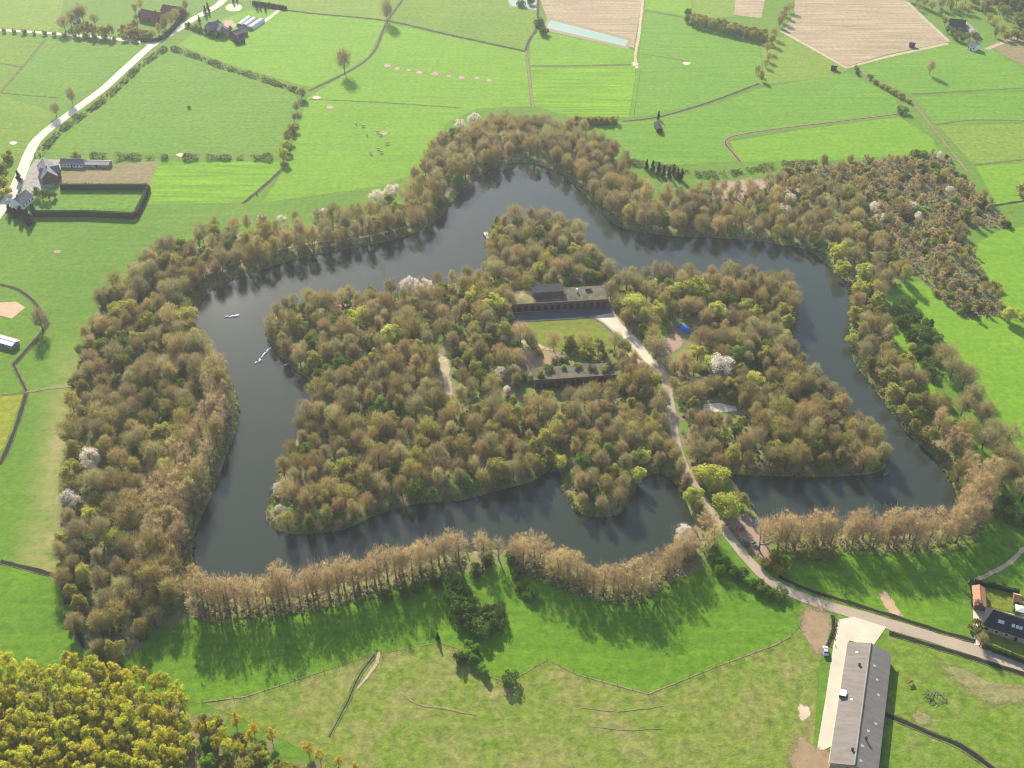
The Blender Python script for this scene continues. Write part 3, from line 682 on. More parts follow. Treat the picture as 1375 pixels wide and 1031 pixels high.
sheet('concrete_pad', [(945,543),(965,541),(988,546),(990,552),(960,554),(944,549)], 'concrete', 'pale concrete slab in a clearing near the fort gate')
sheet('bare_earth', [(968,690),(1000,690),(1040,706),(1030,722),(1035,752),(1016,748),(985,716)], 'earth_pink', 'trodden parking ground at the fort gate', smooth=True)
sheet('bare_earth', [(1040,246),(1066,236),(1100,240),(1096,258),(1060,262)], 'earth_pink', 'pinkish cleared ground at the edge of the plantation', smooth=True)
sheet('bare_earth', [(930,262),(960,246),(1000,240),(1050,243),(1040,262),(980,270)], 'earth_pink', 'brownish cleared ground between far bank wood and hedge', smooth=True)
# roads
road_px = [(885,490),(896,520),(902,552),(908,590),(918,622),(932,650),(948,676),(968,705),(990,734),(1012,760),(1040,784),(1080,803),(1140,822),(1250,855),(1330,880),(1420,909)]
ribbon('road', road_px, [4.0,3.6,3.2,3.2,3.4,3.8,4.4,4.8,5.2,5.4,5.4], 'road', 'sandy tan lane running from the fort gate past the barn', jit=.04)
ribbon('road', [(318,-30),(297,3),(262,24),(238,40),(205,60),(176,85),(140,118),(104,145),(70,170),(48,190),(35,216),(24,244),(8,272),(-20,310)], 7.0, 'road_pale', 'pale concrete country road winding past the farms', jit=.03)
ribbon('road', [(-20,39),(60,44),(130,50),(180,55),(206,60)], 5.0, 'road_pale', 'narrow pale side road with a row of small trees', jit=.04)
ribbon('farm_track', [(1372,-30),(1300,-6),(1325,66),(1345,58),(1380,44)][2:], 4.0, 'track', 'short dirt track leading to the far farm')
ribbon('farm_track', [(1050,42),(1090,64),(1137,91),(1192,76),(1272,58)], 4.5, 'track', 'pale worn headland around the ploughed field', smooth=False)
ribbon('farm_track', [(1218,3),(1240,24),(1274,56)], 3.5, 'track', 'pale worn track down the long side of the ploughed field')
ribbon('farm_track', [(338,40),(356,28),(374,14)], 3.5, 'concrete', 'pale track behind the polytunnels')
ribbon('farm_track', [(1150,92),(1190,116),(1224,138),(1250,168),(1275,200),(1300,232)], 2.2, 'stubble', 'brown farm track along the plantation edge')
ribbon('farm_track', [(863,0),(858,45),(853,75),(855,92)], 2.5, 'track', 'tan track between the ploughed field and green field')
ribbon('farm_track', [(706,68),(709,90),(713,125),(716,146)], 1.8, 'stubble', 'faint brown track running up to the wood')
# concrete round the barn
sheet('concrete_apron', [(1126,832),(1146,828),(1190,842),(1172,868),(1140,860),(1120,1000),(1096,1012),(1108,940),(1120,860)], 'concrete', 'pale concrete forecourt and strip beside the grey barn')
sheet('bare_earth', [(1082,815),(1118,826),(1112,868),(1098,880),(1084,860),(1074,840)], 'earth', 'worn earth beside the barn entrance', smooth=True, jitter=.3)
sheet('bare_earth', [(1070,985),(1096,1005),(1125,1012),(1130,1060),(1060,1060)], 'earth', 'muddy brown ground at the end of the barn strip', smooth=True)
sheet('bare_earth', [(1070,950),(1082,948),(1088,958),(1080,968),(1072,962)], 'sand', 'small sandy spot in the rough pasture', smooth=True, step=2, jitter=.3)
sheet('bare_earth', [(1182,798),(1192,793),(1200,808),(1212,826),(1198,826),(1186,812)], 'sand_red', 'eroded sandy patch on the meadow by the lane', smooth=True, step=2, jitter=.3)
sheet('bare_earth', [(1258,890),(1290,895),(1330,918),(1400,925),(1400,944),(1330,944),(1300,930)], 'verge', 'dry trodden strip across the paddock', smooth=True, jitter=.6)
sheet('bare_earth', [(1224,958),(1240,955),(1254,966),(1242,976),(1228,968)], 'verge', 'pale trampled spot in the paddock grass', smooth=True, step=2, jitter=.4)
# house gardens
sheet('lawn', [(1324,790),(1366,802),(1362,823),(1318,812)], 'lawn', 'yellow green back lawn of the slate roofed house')
sheet('lawn', [(1324,846),(1345,842),(1368,852),(1372,878),(1345,874),(1322,862)], 'lawn', 'yellow green front lawn of the slate roofed house', smooth=True, step=2)
sheet('yard', [(1306,812),(1375,828),(1420,842),(1420,862),(1370,850),(1335,842),(1312,846),(1316,866),(1308,866)], 'concrete', 'pale paving round the slate roofed house')
# left riding patch, pads
sheet('riding_ring', [(-14,407),(22,405),(34,413),(16,428),(-14,420)], 'sand_red', 'sandy riding patch at the picture edge')
sheet('concrete_pad', [(-20,446),(0,448),(27,456),(16,470),(-20,466)], 'earth_pink', 'pale paved surround of the small white roofed shed')
for i, (u, v) in enumerate([(520,88),(533,92),(549,94),(563,97),(584,99),(603,102),(620,104),(640,105),(657,108)]):
    s = rng.uniform(.7, 1.15)
    o = sheet('mud_patch', [(u-5*s,v),(u-2*s,v-2.4*s),(u+3*s,v-2*s),(u+5.5*s,v+.5*s),(u+1*s,v+2.4*s),(u-3*s,v+2*s)], 'earth_pink', 'bare earth feeding spot in a row across the wide pasture', smooth=True, step=1.5)
    o['group'] = 'row of bare feeding spots in the pasture'
for u, v, lb in [(18,192,'pale bare spot in the meadow inside the road bend'),(443,144,'brown bare spot below the lone pasture poplar'),(516,179,'bare earth spot among the grazing cattle'),(77,338,'faint brown spot in the meadow beside the wood'),(922,85,'small bare spot in the far green field'),(852,86,'pale worn gateway at the corner of the ploughed field'),(425,131,'sandy worn gateway beside the ditch trees'),(242,208,'pale sandy gap in the low hedge')]:
    s = 1.0
    sheet('mud_patch', [(u-6*s,v),(u-2*s,v-2.6*s),(u+4*s,v-2*s),(u+6*s,v+.5*s),(u+1*s,v+2.6*s),(u-3*s,v+2*s)], 'earth_pink' if 'brown' in lb or 'earth' in lb else 'sand', lb, smooth=True, step=1.5)
# ditches
ditch([(0,382),(22,388),(42,402),(56,420),(64,434)], 'curving ditch around the sandy riding patch', 1.4, 1.1)
ditch([(64,434),(57,446),(38,468),(18,490)], 'straight dark ditch beside the lone ditch tree', 2.0, .9)
ditch([(18,490),(26,506),(36,526)], 'short pale banked ditch leading down to the yellow field', 1.0, 1.2)
ditch([(36,526),(26,560),(12,598),(0,624)], 'dark ditch along the yellow field', 1.8, .9)
ribbon('grass_line', [(36,526),(70,521),(106,518)], 1.5, 'verge', 'thin pale grass line between two meadows')
ribbon('grass_line', [(0,531),(18,529),(36,527)], 1.5, 'bank', 'thin dark grass line above the yellow field')
ditch([(0,754),(40,764),(84,776)], 'dark ditch crossing the meadow to the wood corner', 1.8, 1.0)
ditch([(84,776),(92,815),(106,852),(126,882),(148,898)], 'ditch curving round the corner of the wood', 2.2, 1.3)
ditch([(326,273),(352,252),(380,226)], 'short dark ditch beside the lime green field', 1.6, 1.0)
ditch([(415,122),(440,110),(466,97),(490,82),(505,65),(513,45),(519,30)], 'winding ditch past the lone pasture poplar', 1.3, 1.6)
ditch([(355,10),(420,18),(520,28),(600,46),(705,69)], 'long straight dark ditch across the far pastures', 2.2, 1.5)
ditch([(519,29),(530,14),(540,0),(556,-30)], 'far ditch running away beside the tall poplar', 1.5, 1.5)
ditch([(705,69),(712,52),(721,36),(723,0)], 'dark ditch beside the turquoise basin', 1.8, 1.5)
ribbon('grass_line', [(713,88),(780,88),(850,86)], 2.0, 'bank', 'thin dark line between two green fields')
ditch([(836,163),(880,158),(925,146),(970,131),(1020,112)], 'brown banked ditch sloping up to the field trees', 1.3, 1.8, .15)
ditch([(994,217),(984,205),(974,192),(982,184),(1010,178),(1060,171),(1120,164),(1208,153)], 'brown banked ditch hooking round the green wedge meadow', .8, 2.4, .12, 'stubble')
ribbon('grass_line', [(866,15),(900,20),(930,26)], 1.8, 'bank', 'faint dark grass line in the far field')
ribbon('grass_line', [(860,72),(900,78),(925,83)], 1.5, 'bank', 'faint furrow line in the far green field')
ribbon('grass_line', [(857,92),(852,130),(848,158)], 3, 'grass_cool', 'faint tractor line between two bright fields')
ribbon('grass_line', [(1225,126),(1300,122),(1400,117)], 1.5, 'bank', 'thin dark field boundary below the lone tree')
ribbon('grass_line', [(1258,167),(1310,161),(1400,163)], 1.5, 'bank', 'thin field boundary beside the far track')
ribbon('grass_line', [(1308,221),(1375,214),(1400,212)], 1.5, 'bank', 'thin boundary above the bright far field')
ditch([(1336,276),(1375,270),(1400,268)], 'short dark ditch at the far picture edge', 1.5, 1.2)
ribbon('grass_line', [(60,53),(30,90),(0,125)], 1.6, 'bank', 'diagonal dark line between two far fields')
ribbon('grass_line', [(0,85),(30,90)], 1.6, 'bank', 'short dark line inside the triangular field')
ribbon('grass_line', [(0,124),(40,128),(80,131)], 1.6, 'bank', 'dark boundary line beside the roadside trees')
ribbon('grass_line', [(415,133),(520,138),(620,145)], 1.2, 'bank', 'faint line across the wide pasture')
ditch([(1046,774),(1082,791),(1142,810),(1200,828),(1260,847),(1310,861)], 'dark ditch along the meadow side of the lane', 1.5, 1.0)
ditch([(1194,850),(1240,864),(1300,882),(1400,914)], 'dark ditch along the paddock side of the lane', 2.0, 1.0)
ditch([(1184,958),(1215,970),(1255,988),(1290,1002),(1330,1030),(1345,1045)], 'dark ditch crossing the paddock below the barn', 1.8, 1.5)
ditch([(1118,826),(1120,845),(1112,868)], 'short ditch beside the worn earth', 1.2, 1.0)
ditch([(505,878),(490,896),(478,916),(468,940),(455,965),(442,990)], 'reedy ditch trailing into the rough pasture', .4, 1.8, .14)
ribbon('path', [(508,876),(506,890),(492,910),(480,925)], [1,1.4,.9,.5], 'track', 'narrow sandy footpath beside the reedy ditch')
ribbon('path', [(540,930),(560,945),(600,952),(640,960)], [.3,1,.8,.9,.2], 'verge', 'faint trodden trail in the rough pasture', jit=.5)
ribbon('path', [(1375,735),(1360,752),(1330,770),(1300,783)], 2.0, 'track', 'faint path across the meadow corner')
ribbon('path', [(780,950),(830,955),(890,948)], [.2,.5,.3], 'verge', 'thin wheel trace in the rough pasture', jit=.5)
ribbon('path', [(790,975),(840,980),(890,978)], [.2,.5,.3], 'verge', 'second thin wheel trace in the rough pasture nearest the barn', jit=.5)
ribbon('path', [(270,332),(240,345),(205,372)], 2.5, 'track', 'earth path through the trees on the moat bank')
ribbon('path', [(290,368),(310,355),(370,336),(430,325),(490,318),(545,305)], 2.5, 'track', 'bank path under the far row of trees')
# ------------------------------------------------------------------ trees
TAKEN = []
def near_taken(x, y, d):
    return any((x-a)**2+(y-b)**2 < d*d for a, b in TAKEN)
KEEP_OUT = [zone(p, False) for p in [
    [(680,432),(684,408),(712,388),(816,378),(820,412),(838,436),(872,470),(884,500),(868,512),(850,480),(828,470),(790,466),(735,462),(712,466),(690,452)],   # courtyard and long casemate
    [(700,470),(760,474),(832,484),(835,512),(832,536),(700,540),(696,500)],            # lower casemate and its trench
    [(880,430),(938,430),(942,466),(922,494),(886,496)],
    [(898,430),(934,430),(934,452),(898,450)],
    [(872,434),(888,428),(900,444),(886,460)],
    [(904,512),(952,512),(952,530),(904,532)],
    [(938,538),(994,538),(996,576),(940,578)],
    [(970,688),(1050,694),(1048,722),(1038,760),(1012,752)],
    [(1186,416),(1196,412),(1222,462),(1248,502),(1268,542),(1290,580),(1284,590),(1252,548),(1232,508),(1206,470)],
    [(650,310),(664,304),(664,330),(650,336)]]]
ROADW = catmull(PP(road_px), False, 4)
CLEAR = catmull(PP([(592,462),(598,500),(604,545)]), False, 4)
def ok_spot(x, y, sdmin=1.5, road=3.4):
    X, Y = np.array([x]), np.array([y])
    if moat_sd(X, Y)[0] < sdmin: return False
    if polydist(ROADW, X, Y, False)[0] < road or polydist(CLEAR, X, Y, False)[0] < 4.2: return False
    return not any(inside(k, X, Y)[0] for k in KEEP_OUT)
def scatter(poly, space, n_try=40000, sdmin=1.5, jit=1.0, accept=None):
    """dart throwing inside polygon (world coords)"""
    mn, mx = poly.min(0), poly.max(0); k = int((mx[0]-mn[0])*(mx[1]-mn[1])/space**2*8)
    C = rng.uniform(mn, mx, (min(k, n_try), 2)); ins = inside(poly, C[:, 0], C[:, 1]); C = C[ins]
    sdv = moat_sd(C[:, 0], C[:, 1]); keep = sdv >= sdmin
    keep &= polydist(ROADW, C[:, 0], C[:, 1], False) > 4.0
    keep &= polydist(CLEAR, C[:, 0], C[:, 1], False) > 5.0
    for q in KEEP_OUT: keep &= ~inside(q, C[:, 0], C[:, 1])
    C = C[keep]; out = []
    grid = {}
    for p in C:
        if accept and not accept(p[0], p[1]): continue
        i, j = int(p[0]//space), int(p[1]//space)
        if any((p[0]-q[0])**2+(p[1]-q[1])**2 < space**2 for a in (-1,0,1) for b in (-1,0,1) for q in grid.get((i+a, j+b), ())): continue
        if near_taken(p[0], p[1], space*1.0): continue
        grid.setdefault((i, j), []).append(p); out.append(p)
    return out
DESC = {'bare_tree': 'bare grey-brown twiggy tree', 'russet_tree': 'russet brown round-headed tree', 'upright_tree': 'slim upright bare tree', 'budding_tree': 'olive brown tree in bud', 'poplar_tree': 'tall copper poplar',
        'leafing_tree': 'dark green leafing tree', 'willow_tree': 'yellow green tree in fresh leaf', 'olive_tree': 'dull olive spring tree',
        'shrub': 'rounded dark green shrub', 'fresh_shrub': 'fresh bright green shrub', 'twiggy_shrub': 'brown twiggy shrub in bud', 'sapling': 'slender orange-twigged young tree',
        'golden_poplar': 'golden green young poplar', 'conifer': 'dark conifer', 'blossom_tree': 'white blossoming tree'}
def fill(poly, space, mix, place, hr, sdmin=1.5, accept=None, wide=1.0):
    ks = list(mix); w = np.array([mix[k] for k in ks], float); w /= w.sum()
    for x, y in scatter(poly, space, sdmin=sdmin, accept=accept):
        k = ks[int(rng.choice(len(ks), p=w))]
        f = {'shrub': .42, 'fresh_shrub': .42, 'twiggy_shrub': .42, 'sapling': .6}.get(k, {'poplar_tree': 1.1, 'leafing_tree': .78, 'willow_tree': .72, 'olive_tree': .85}.get(k, 1))
        plant(k, x, y, DESC[k]+' '+place, DESC[k].split(' with ')[0]+'s '+place, h=rng.uniform(*hr)*f, wide=rng.uniform(.76, 1.18)*wide)

# --- single trees that stand out (base pixel, height)
def single(kind, u, v, label, h=None, wide=1.0, group=None):
    x, y = P(u, v); TAKEN.append((x, y))
    if kind in ('blossom_tree', 'willow_tree'): TAKEN.append((x+.3, y-4.5))
    return plant(kind, x, y, label, group, h, wide)
BL = [(124,630,10,'round white blossoming tree inside the wood near the meadow edge'),(98,682,8.5,'white blossoming tree at the meadow edge beside a yellow shrub'),
 (526,270,11,'largest white blossoming tree on the far bank'),(506,272,8,'white blossoming tree leaning against the largest blossoming one'),(618,176,8,'white blossoming tree at the top corner of the wood'),(637,168,8,'second white blossoming tree at the top corner of the wood'),
 (620,186,4,'small white blossoming bush below the top corner of the wood'),(436,296,7,'pale blossoming tree on the far bank above the bare row'),(380,300,5,'pale blossoming tree near the short field ditch'),(352,300,5,'small pale blossoming tree at the far wood edge'),
 (552,396,10,'wide white blossoming tree on the island shore'),(572,397,9,'white blossoming tree touching the wide island one'),
 (966,506,11,'white blossoming tree below the blue tarpaulins'),(1052,290,8,'white blossoming tree on the cleared ground by the plantation'),(1060,272,6,'small white blossoming tree above the cleared ground'),
 (1178,302,7,'white blossoming tree in the middle of the plantation'),(1172,285,6,'tall pale blossoming tree in the plantation'),(1232,296,5,'small white blossom bush in the open plantation'),(1225,282,6,'pale blossoming tree between plantation rows'),(1260,214,5,'white blossom bush at the far plantation edge'),(1274,260,5,'white blossom bush beside green shrubs in the plantation'),
 (376,662,5,'pale blossoming tree on the island tip facing the water'),(378,690,4.5,'lower pale blossoming tree on the island tip'),(915,728,8,'greyish blossoming tree on the causeway corner'),(922,745,7,'greyish blossoming tree beside the copper row end'),
 (672,508,6,'pale blossoming tree beside the lower casemate'),(680,528,4,'low pale blossom bush in front of the lower casemate'),(140,428,4,'small pale blossom bush at the meadow edge of the wood')]
for u, v, h, lb in BL: single('blossom_tree', u, v, lb, h*1.08, 1.15)
WL = [(663,424,10,'round yellow green tree beside the long casemate'),(636,412,9,'yellow green tree behind the round one by the casemate'),(848,424,10,'bright yellow green tree at the right end of the long casemate'),
 (905,404,9,'bright yellow tree among bare trees on the island'),(932,404,11,'largest yellow green tree on the island'),(1000,420,7,'yellow tree near the island far shore'),(1012,430,7,'yellow tree beside another near the island shore'),
 (484,440,9,'bright yellow green tree on the island corner above the notch'),(526,462,9,'yellow green tree among bare trees left of the sandy clearing'),(505,486,6,'small yellow green tree below the island corner'),
 (740,348,6,'small yellow green tree by the island neck'),(770,346,7,'yellow green tree at the shore of the island neck'),(628,436,5,'little bright yellow bush by the casemate end'),
 (956,652,9,'brilliant yellow tree on the causeway'),(974,694,9,'brilliant yellow tree beside the parked cars'),(938,645,6,'smaller yellow tree on the causeway above the brilliant ones'),(930,676,7,'pale yellow tree on the water side of the causeway'),
 (860,622,6,'yellow tree at the tip of the wooded spur'),(856,648,6,'second yellow tree at the tip of the wooded spur'),(752,628,5,'yellow bush at the root of the wooded spur'),
 (1126,350,9,'tall yellow willow at the moat bend'),(1128,372,8,'yellow willow overhanging the moat bend'),(1158,380,9,'yellow green willow below the moat bend'),(1152,398,8,'yellow green willow on the far bank'),(1150,318,7,'bright yellow bush tree at the plantation edge'),
 (1142,462,5,'small yellow willow leaning over the far bank'),(1222,472,4,'small bright yellow bush beside the dark shrubs'),(1354,432,7,'round yellow tree standing alone at the end of the plantation'),(1376,436,6,'yellow tree at the picture edge beyond the plantation'),
 (124,700,6,'deep yellow round shrub at the meadow edge of the wood'),(158,735,7,'deep yellow tree inside the wood'),(172,430,9,'yellow green tree in the wood behind the blossom bush'),(198,445,9,'yellow green tree deep in the wood'),(186,468,8,'yellow green tree in the wood nearest the moat bend')]
WL += [(884,428,8,'yellow green tree above the small bright grass patch'),(962,428,8,'yellow green tree between the largest yellow one and the shore'),(936,486,8,'yellow green tree in front of the round bare patch'),(948,498,7,'second yellow green tree in front of the round bare patch'),(1010,520,7,'yellow green tree inside the wood right of the white blossom'),(968,596,7,'yellow green tree below the pale concrete slab'),(724,372,7,'yellow green tree behind the long casemate roof'),(880,520,6,'yellow green tree beside the lane bend at the lower casemate')]
for u, v, h, lb in WL: single('olive_tree' if (u, v) in ((172,430), (198,445), (186,468)) else 'willow_tree', u, v, lb, h*1.25, 1.2)
single('leafing_tree', 692, 474, 'single dark green tree on the courtyard mound', 8, .85)
single('olive_tree', 735, 545, 'round olive tree in front of the lower casemate', 8, 1.0)
single('olive_tree', 690, 545, 'small olive tree at the end of the lower casemate', 5, 1.0)
single('fresh_shrub', 648, 548, 'round bright green bush below the sandy clearing', 4.5, 1.1)
single('fresh_shrub', 760, 352, 'bright green bush by the island neck', 4)
single('fresh_shrub', 722, 232, 'bright green bush on the far shore under the bare trees', 3.5)
single('conifer', 345, 262, 'dark conifer at the end of the short field ditch', 2)
# lone field trees
single('bare_tree', 463, 99, 'lone bare poplar beside the winding field ditch', 19, .75)
single('bare_tree', 520, 30, 'tall bare tree where the far ditches meet', 19, .8)
single('bare_tree', 58, 444, 'bare tree leaning over the ditch by the riding patch', 13, 1.0)
single('bare_tree', 1248, 100, 'lone bare tree in the middle of the far green field', 12, .8)
single('bare_tree', 98, 140, 'bare tree beside the pale country road', 12, .75)
single('bare_tree', 76, 156, 'brown bare tree at the bend of the country road', 10, .9)
single('shrub', 1211, 152, 'dark shrub at the end of the brown ditch', 4.5, 1.0)
single('shrub', 1152, 100, 'low dark shrub at the ploughed field corner', 3)
single('conifer', 884, 160, 'dark tree beside the black field shelter', 6)
single('fresh_shrub', 254, 145, 'tiny bush in the middle of the rough field', 2)
single('shrub', 684, 916, 'round dark shrub at the pasture fence corner', 4.2, .9)
single('shrub', 617, 888, 'thin dark shrub on the pasture fence line', 4.5, .6)
single('conifer', 588, 860, 'narrow dark shrub at the meadow fence', 4)
single('twiggy_shrub', 1375, 262, 'twiggy shrub at the far picture edge', 8)
# yellow ditch trees
for u, v, h, k, lb in [(381,216,9,'willow_tree','front yellow tree of the ditch row at the lime green field'),(385,203,8,'willow_tree','second yellow tree of the ditch row'),(388,190,8,'olive_tree','third tree of the ditch row, duller'),(405,132,8,'olive_tree','olive tree where three hedges meet'),(399,150,7,'bare_tree','bare tree in the ditch row'),(396,164,7,'bare_tree','bare tree next to the yellow ditch trees'),(393,177,6,'twiggy_shrub','twiggy shrub between the ditch trees')]:
    single(k, u, v, lb, h)
# --- copper rows
def row(px, space, kind, place, h, off=0.0, wide=1.0, jit=.8):
    w = catmull(PP(px), False, .5); d = np.r_[0, np.cumsum(np.linalg.norm(np.diff(w, axis=0), axis=1))]
    t = off
    while t < d[-1]:
        x = np.interp(t, d, w[:, 0])+rng.normal()*jit; y = np.interp(t, d, w[:, 1])+rng.normal()*jit
        if moat_sd(np.array([x]), np.array([y]))[0] > .8:
            k = kind if isinstance(kind, str) else rng.choice(kind)
            plant(k, x, y, DESC[k]+' '+place, DESC[k].split(' with ')[0]+'s '+place, h=rng.uniform(*h)*(.4 if 'shrub' in k else 1), wide=wide*rng.uniform(.88, 1.15)); TAKEN.append((x, y))
        t += space*rng.uniform(.85, 1.15)
PF = 'in the curving row between moat and lush meadow'
for px, off in (([(250,812),(300,824),(360,820),(420,808),(480,794),(540,777),(600,760),(625,750)], 0), ([(258,802),(300,815),(360,812),(420,801),(480,786),(540,769),(598,753),(622,747)], 2)):
    row(px, 4.6, 'poplar_tree', PF, (13, 18), off, 1.05, 1.1)
PF2 = 'in the curving row around the moat bulge'
for px, off in (([(690,758),(730,770),(765,788),(800,800),(835,804),(870,793),(900,772),(922,752)], 0), ([(690,747),(730,756),(765,770),(800,788),(832,794),(866,782),(900,761),(926,741)], 2), ([(640,750),(655,752),(672,752),(690,752)], 0)):
    row(px, 4.4, 'poplar_tree', PF2, (11, 15.5), off, 1.05, 1.1)
PF3 = 'in the straight row beside the fort gate'
for px, off in (([(1028,740),(1060,737),(1120,735),(1200,734),(1260,732),(1290,723),(1310,699),(1322,671),(1326,650)], 0), ([(1024,728),(1060,725),(1120,724),(1200,724),(1262,722),(1290,709),(1302,684),(1308,655)], 2)):
    row(px, 4.4, 'poplar_tree', PF3, (13.5, 17.5), off, 1.05, 1.1)
row([(1302,640),(1288,615),(1270,590),(1250,560)], 5, 'poplar_tree', 'on the bank corner by the big bare trees', (10, 13))
row([(930,735),(950,745),(958,730),(945,712)], 5.5, 'poplar_tree', 'beside the lane at the causeway', (11, 14))
# inner copper strip of the wide wood, along the water
for px, off in (([(232,812),(236,770),(244,715),(262,670),(278,628),(296,585),(304,550),(298,522),(282,494)], 0), ([(212,800),(218,760),(226,708),(244,660),(262,612),(280,570),(286,545),(276,515)], 3), ([(200,770),(206,715),(226,655),(246,600)], 2)):
    row(px, 5.8, ['poplar_tree', 'poplar_tree', 'poplar_tree', 'budding_tree'], 'in the wide wood along the water', (12, 15.5), off)
# --- woods
BW = 'in the wide wood between moat and open meadow'
fill(WESTV, 6.2, {'bare_tree': 3.6, 'russet_tree': 1.6, 'budding_tree': 2.2, 'olive_tree': 1.1, 'leafing_tree': 1.1}, BW, (8.5, 13.5))
BN = 'on the far moat bank left of the bulge'
fill(woods_w['north_west'], 6.9, {'bare_tree': 1.5, 'upright_tree': 3, 'budding_tree': 2, 'leafing_tree': .5, 'olive_tree': .7, 'russet_tree': 1}, BN, (11.5, 15))
BT = 'on the far bank around the top bulge of the moat'
fill(woods_w['north'], 6.6, {'bare_tree': 1, 'upright_tree': 2, 'budding_tree': 1.6, 'russet_tree': 2.2, 'leafing_tree': .4}, BT, (11, 14.5))
BE = 'in the wood between moat and young plantation'
fill(woods_w['north_east'], 6.4, {'bare_tree': 1, 'upright_tree': 1.8, 'budding_tree': 2.4, 'olive_tree': 1.2, 'leafing_tree': .6, 'russet_tree': .8}, BE, (9, 12.5))
BR = 'on the moat bank facing the bright meadow'
fill(woods_w['east'], 6.6, {'bare_tree': 1.2, 'russet_tree': 1, 'budding_tree': 1.6, 'olive_tree': 2.4, 'leafing_tree': .5, 'poplar_tree': 1}, BR, (9, 12))
# big bare trees and dark shrubs outside the east bank
for u, v in [(1276,508),(1292,522),(1304,545),(1290,558),(1318,566),(1330,590),(1318,604),(1338,618),(1352,632),(1345,650),(1362,650),(1372,672),(1266,492),(1350,600)]:
    single('bare_tree', u, v, 'big bare tree in the clump beyond the straight copper row', rng.uniform(11, 13.5), 1.1, 'big bare trees beyond the straight copper row')
for u, v in [(1206,420),(1218,412),(1212,436),(1228,430),(1242,440),(1236,452),(1222,456),(1252,458),(1262,470),(1246,474),(1234,478),(1256,484),(1244,494),(1248,505)]:
    single('shrub', u, v, 'dark green shrub in the thicket along the bright meadow', rng.uniform(4, 6), 1.0, 'dark green shrubs along the bright meadow')
for u, v in [(1330,678),(1346,690),(1362,700),(1376,704),(1352,675),(1270,545),(1284,575),(1296,590)]:
    single('shrub', u, v, 'green shrub at the foot of the big bare trees', rng.uniform(3.5, 5), 1.1, 'green shrubs at the foot of the big bare trees')
# island
BI = 'in the dense wood on the fort island'
isl = woods_w['island']
fill(isl, 5.6, {'bare_tree': 2.4, 'russet_tree': 2.4, 'upright_tree': 1, 'budding_tree': 2.8, 'olive_tree': 1.5, 'leafing_tree': .8}, BI, (8, 12.5), sdmin=1.2)
for kk, n_, hh in (('fresh_shrub', 34, (3, 5.5)), ('shrub', 40, (3, 5.5))):
    for x, y in scatter(isl, 14, sdmin=4.5)[:n_]:
        plant(kk, x, y, DESC[kk]+' under the bare trees on the island', DESC[kk]+'s on the island', rng.uniform(*hh)); 
for x, y in scatter(WESTV, 9, sdmin=3)[:46]:
    plant('fresh_shrub', x, y, DESC['fresh_shrub']+' low between trees in the wide wood', 'fresh green shrubs in the wide wood', rng.uniform(3, 6), 1.2)
# bushes on and around the fort buildings
for u, v, k, h in [(694,402,'twiggy_shrub',3.5),(702,398,'twiggy_shrub',4),(690,396,'budding_tree',6),(712,396,'twiggy_shrub',3),(720,392,'budding_tree',6),(745,388,'budding_tree',6),(734,386,'upright_tree',8),(768,384,'upright_tree',8),(786,380,'upright_tree',9),(802,380,'budding_tree',7),
  (736,494,'fresh_shrub',2.2),(744,489,'twiggy_shrub',2.4),(758,486,'twiggy_shrub',3),(770,478,'olive_tree',3.2),(784,480,'twiggy_shrub',3),(792,484,'olive_tree',3.6),(806,486,'upright_tree',5),(812,482,'olive_tree',4),(822,490,'twiggy_shrub',2.6),(776,470,'olive_tree',2.6),(790,466,'twiggy_shrub',2.2),(808,470,'fresh_shrub',2),
  (730,516,'fresh_shrub',3),(748,514,'twiggy_shrub',4),(764,512,'fresh_shrub',3.5),(782,512,'olive_tree',5),(800,510,'shrub',3.5),(816,508,'budding_tree',6),(728,500,'twiggy_shrub',3),(750,498,'shrub',2.5),(800,492,'shrub',3),
  (905,524,'budding_tree',7),(918,526,'olive_tree',6),(934,526,'budding_tree',7),(950,525,'bare_tree',8),(962,520,'budding_tree',8),(974,524,'bare_tree',8),(988,526,'budding_tree',8),(996,515,'bare_tree',9),(958,530,'shrub',3),(980,538,'olive_tree',6),
  (704,510,'fresh_shrub',3),(714,512,'fresh_shrub',3),(696,514,'shrub',3),(838,512,'fresh_shrub',4),(846,498,'fresh_shrub',4),(850,518,'olive_tree',6),(868,520,'olive_tree',6),(838,528,'shrub',4),(708,458,'fresh_shrub',2),(716,462,'twiggy_shrub',3),(724,476,'twiggy_shrub',3)]:
    single(k, u, v, DESC[k]+' close around the brick fort buildings', h, 1.0, DESC[k]+'s around the fort buildings')
# causeway and gate
for u, v, k, h in [(912,600,'olive_tree',6),(930,616,'budding_tree',7),(926,640,'budding_tree',7),(945,632,'olive_tree',7),(960,668,'budding_tree',8),(994,680,'olive_tree',8),(1010,694,'budding_tree',9),(1018,700,'olive_tree',8),(898,655,'olive_tree',6),(940,690,'budding_tree',7),(936,660,'olive_tree',7)]:
    x, y = P(u, v)
    if ok_spot(x, y, .3, 2.6): single(k, u, v, DESC[k]+' on the causeway bank', h, 1.0, DESC[k]+'s on the causeway bank')
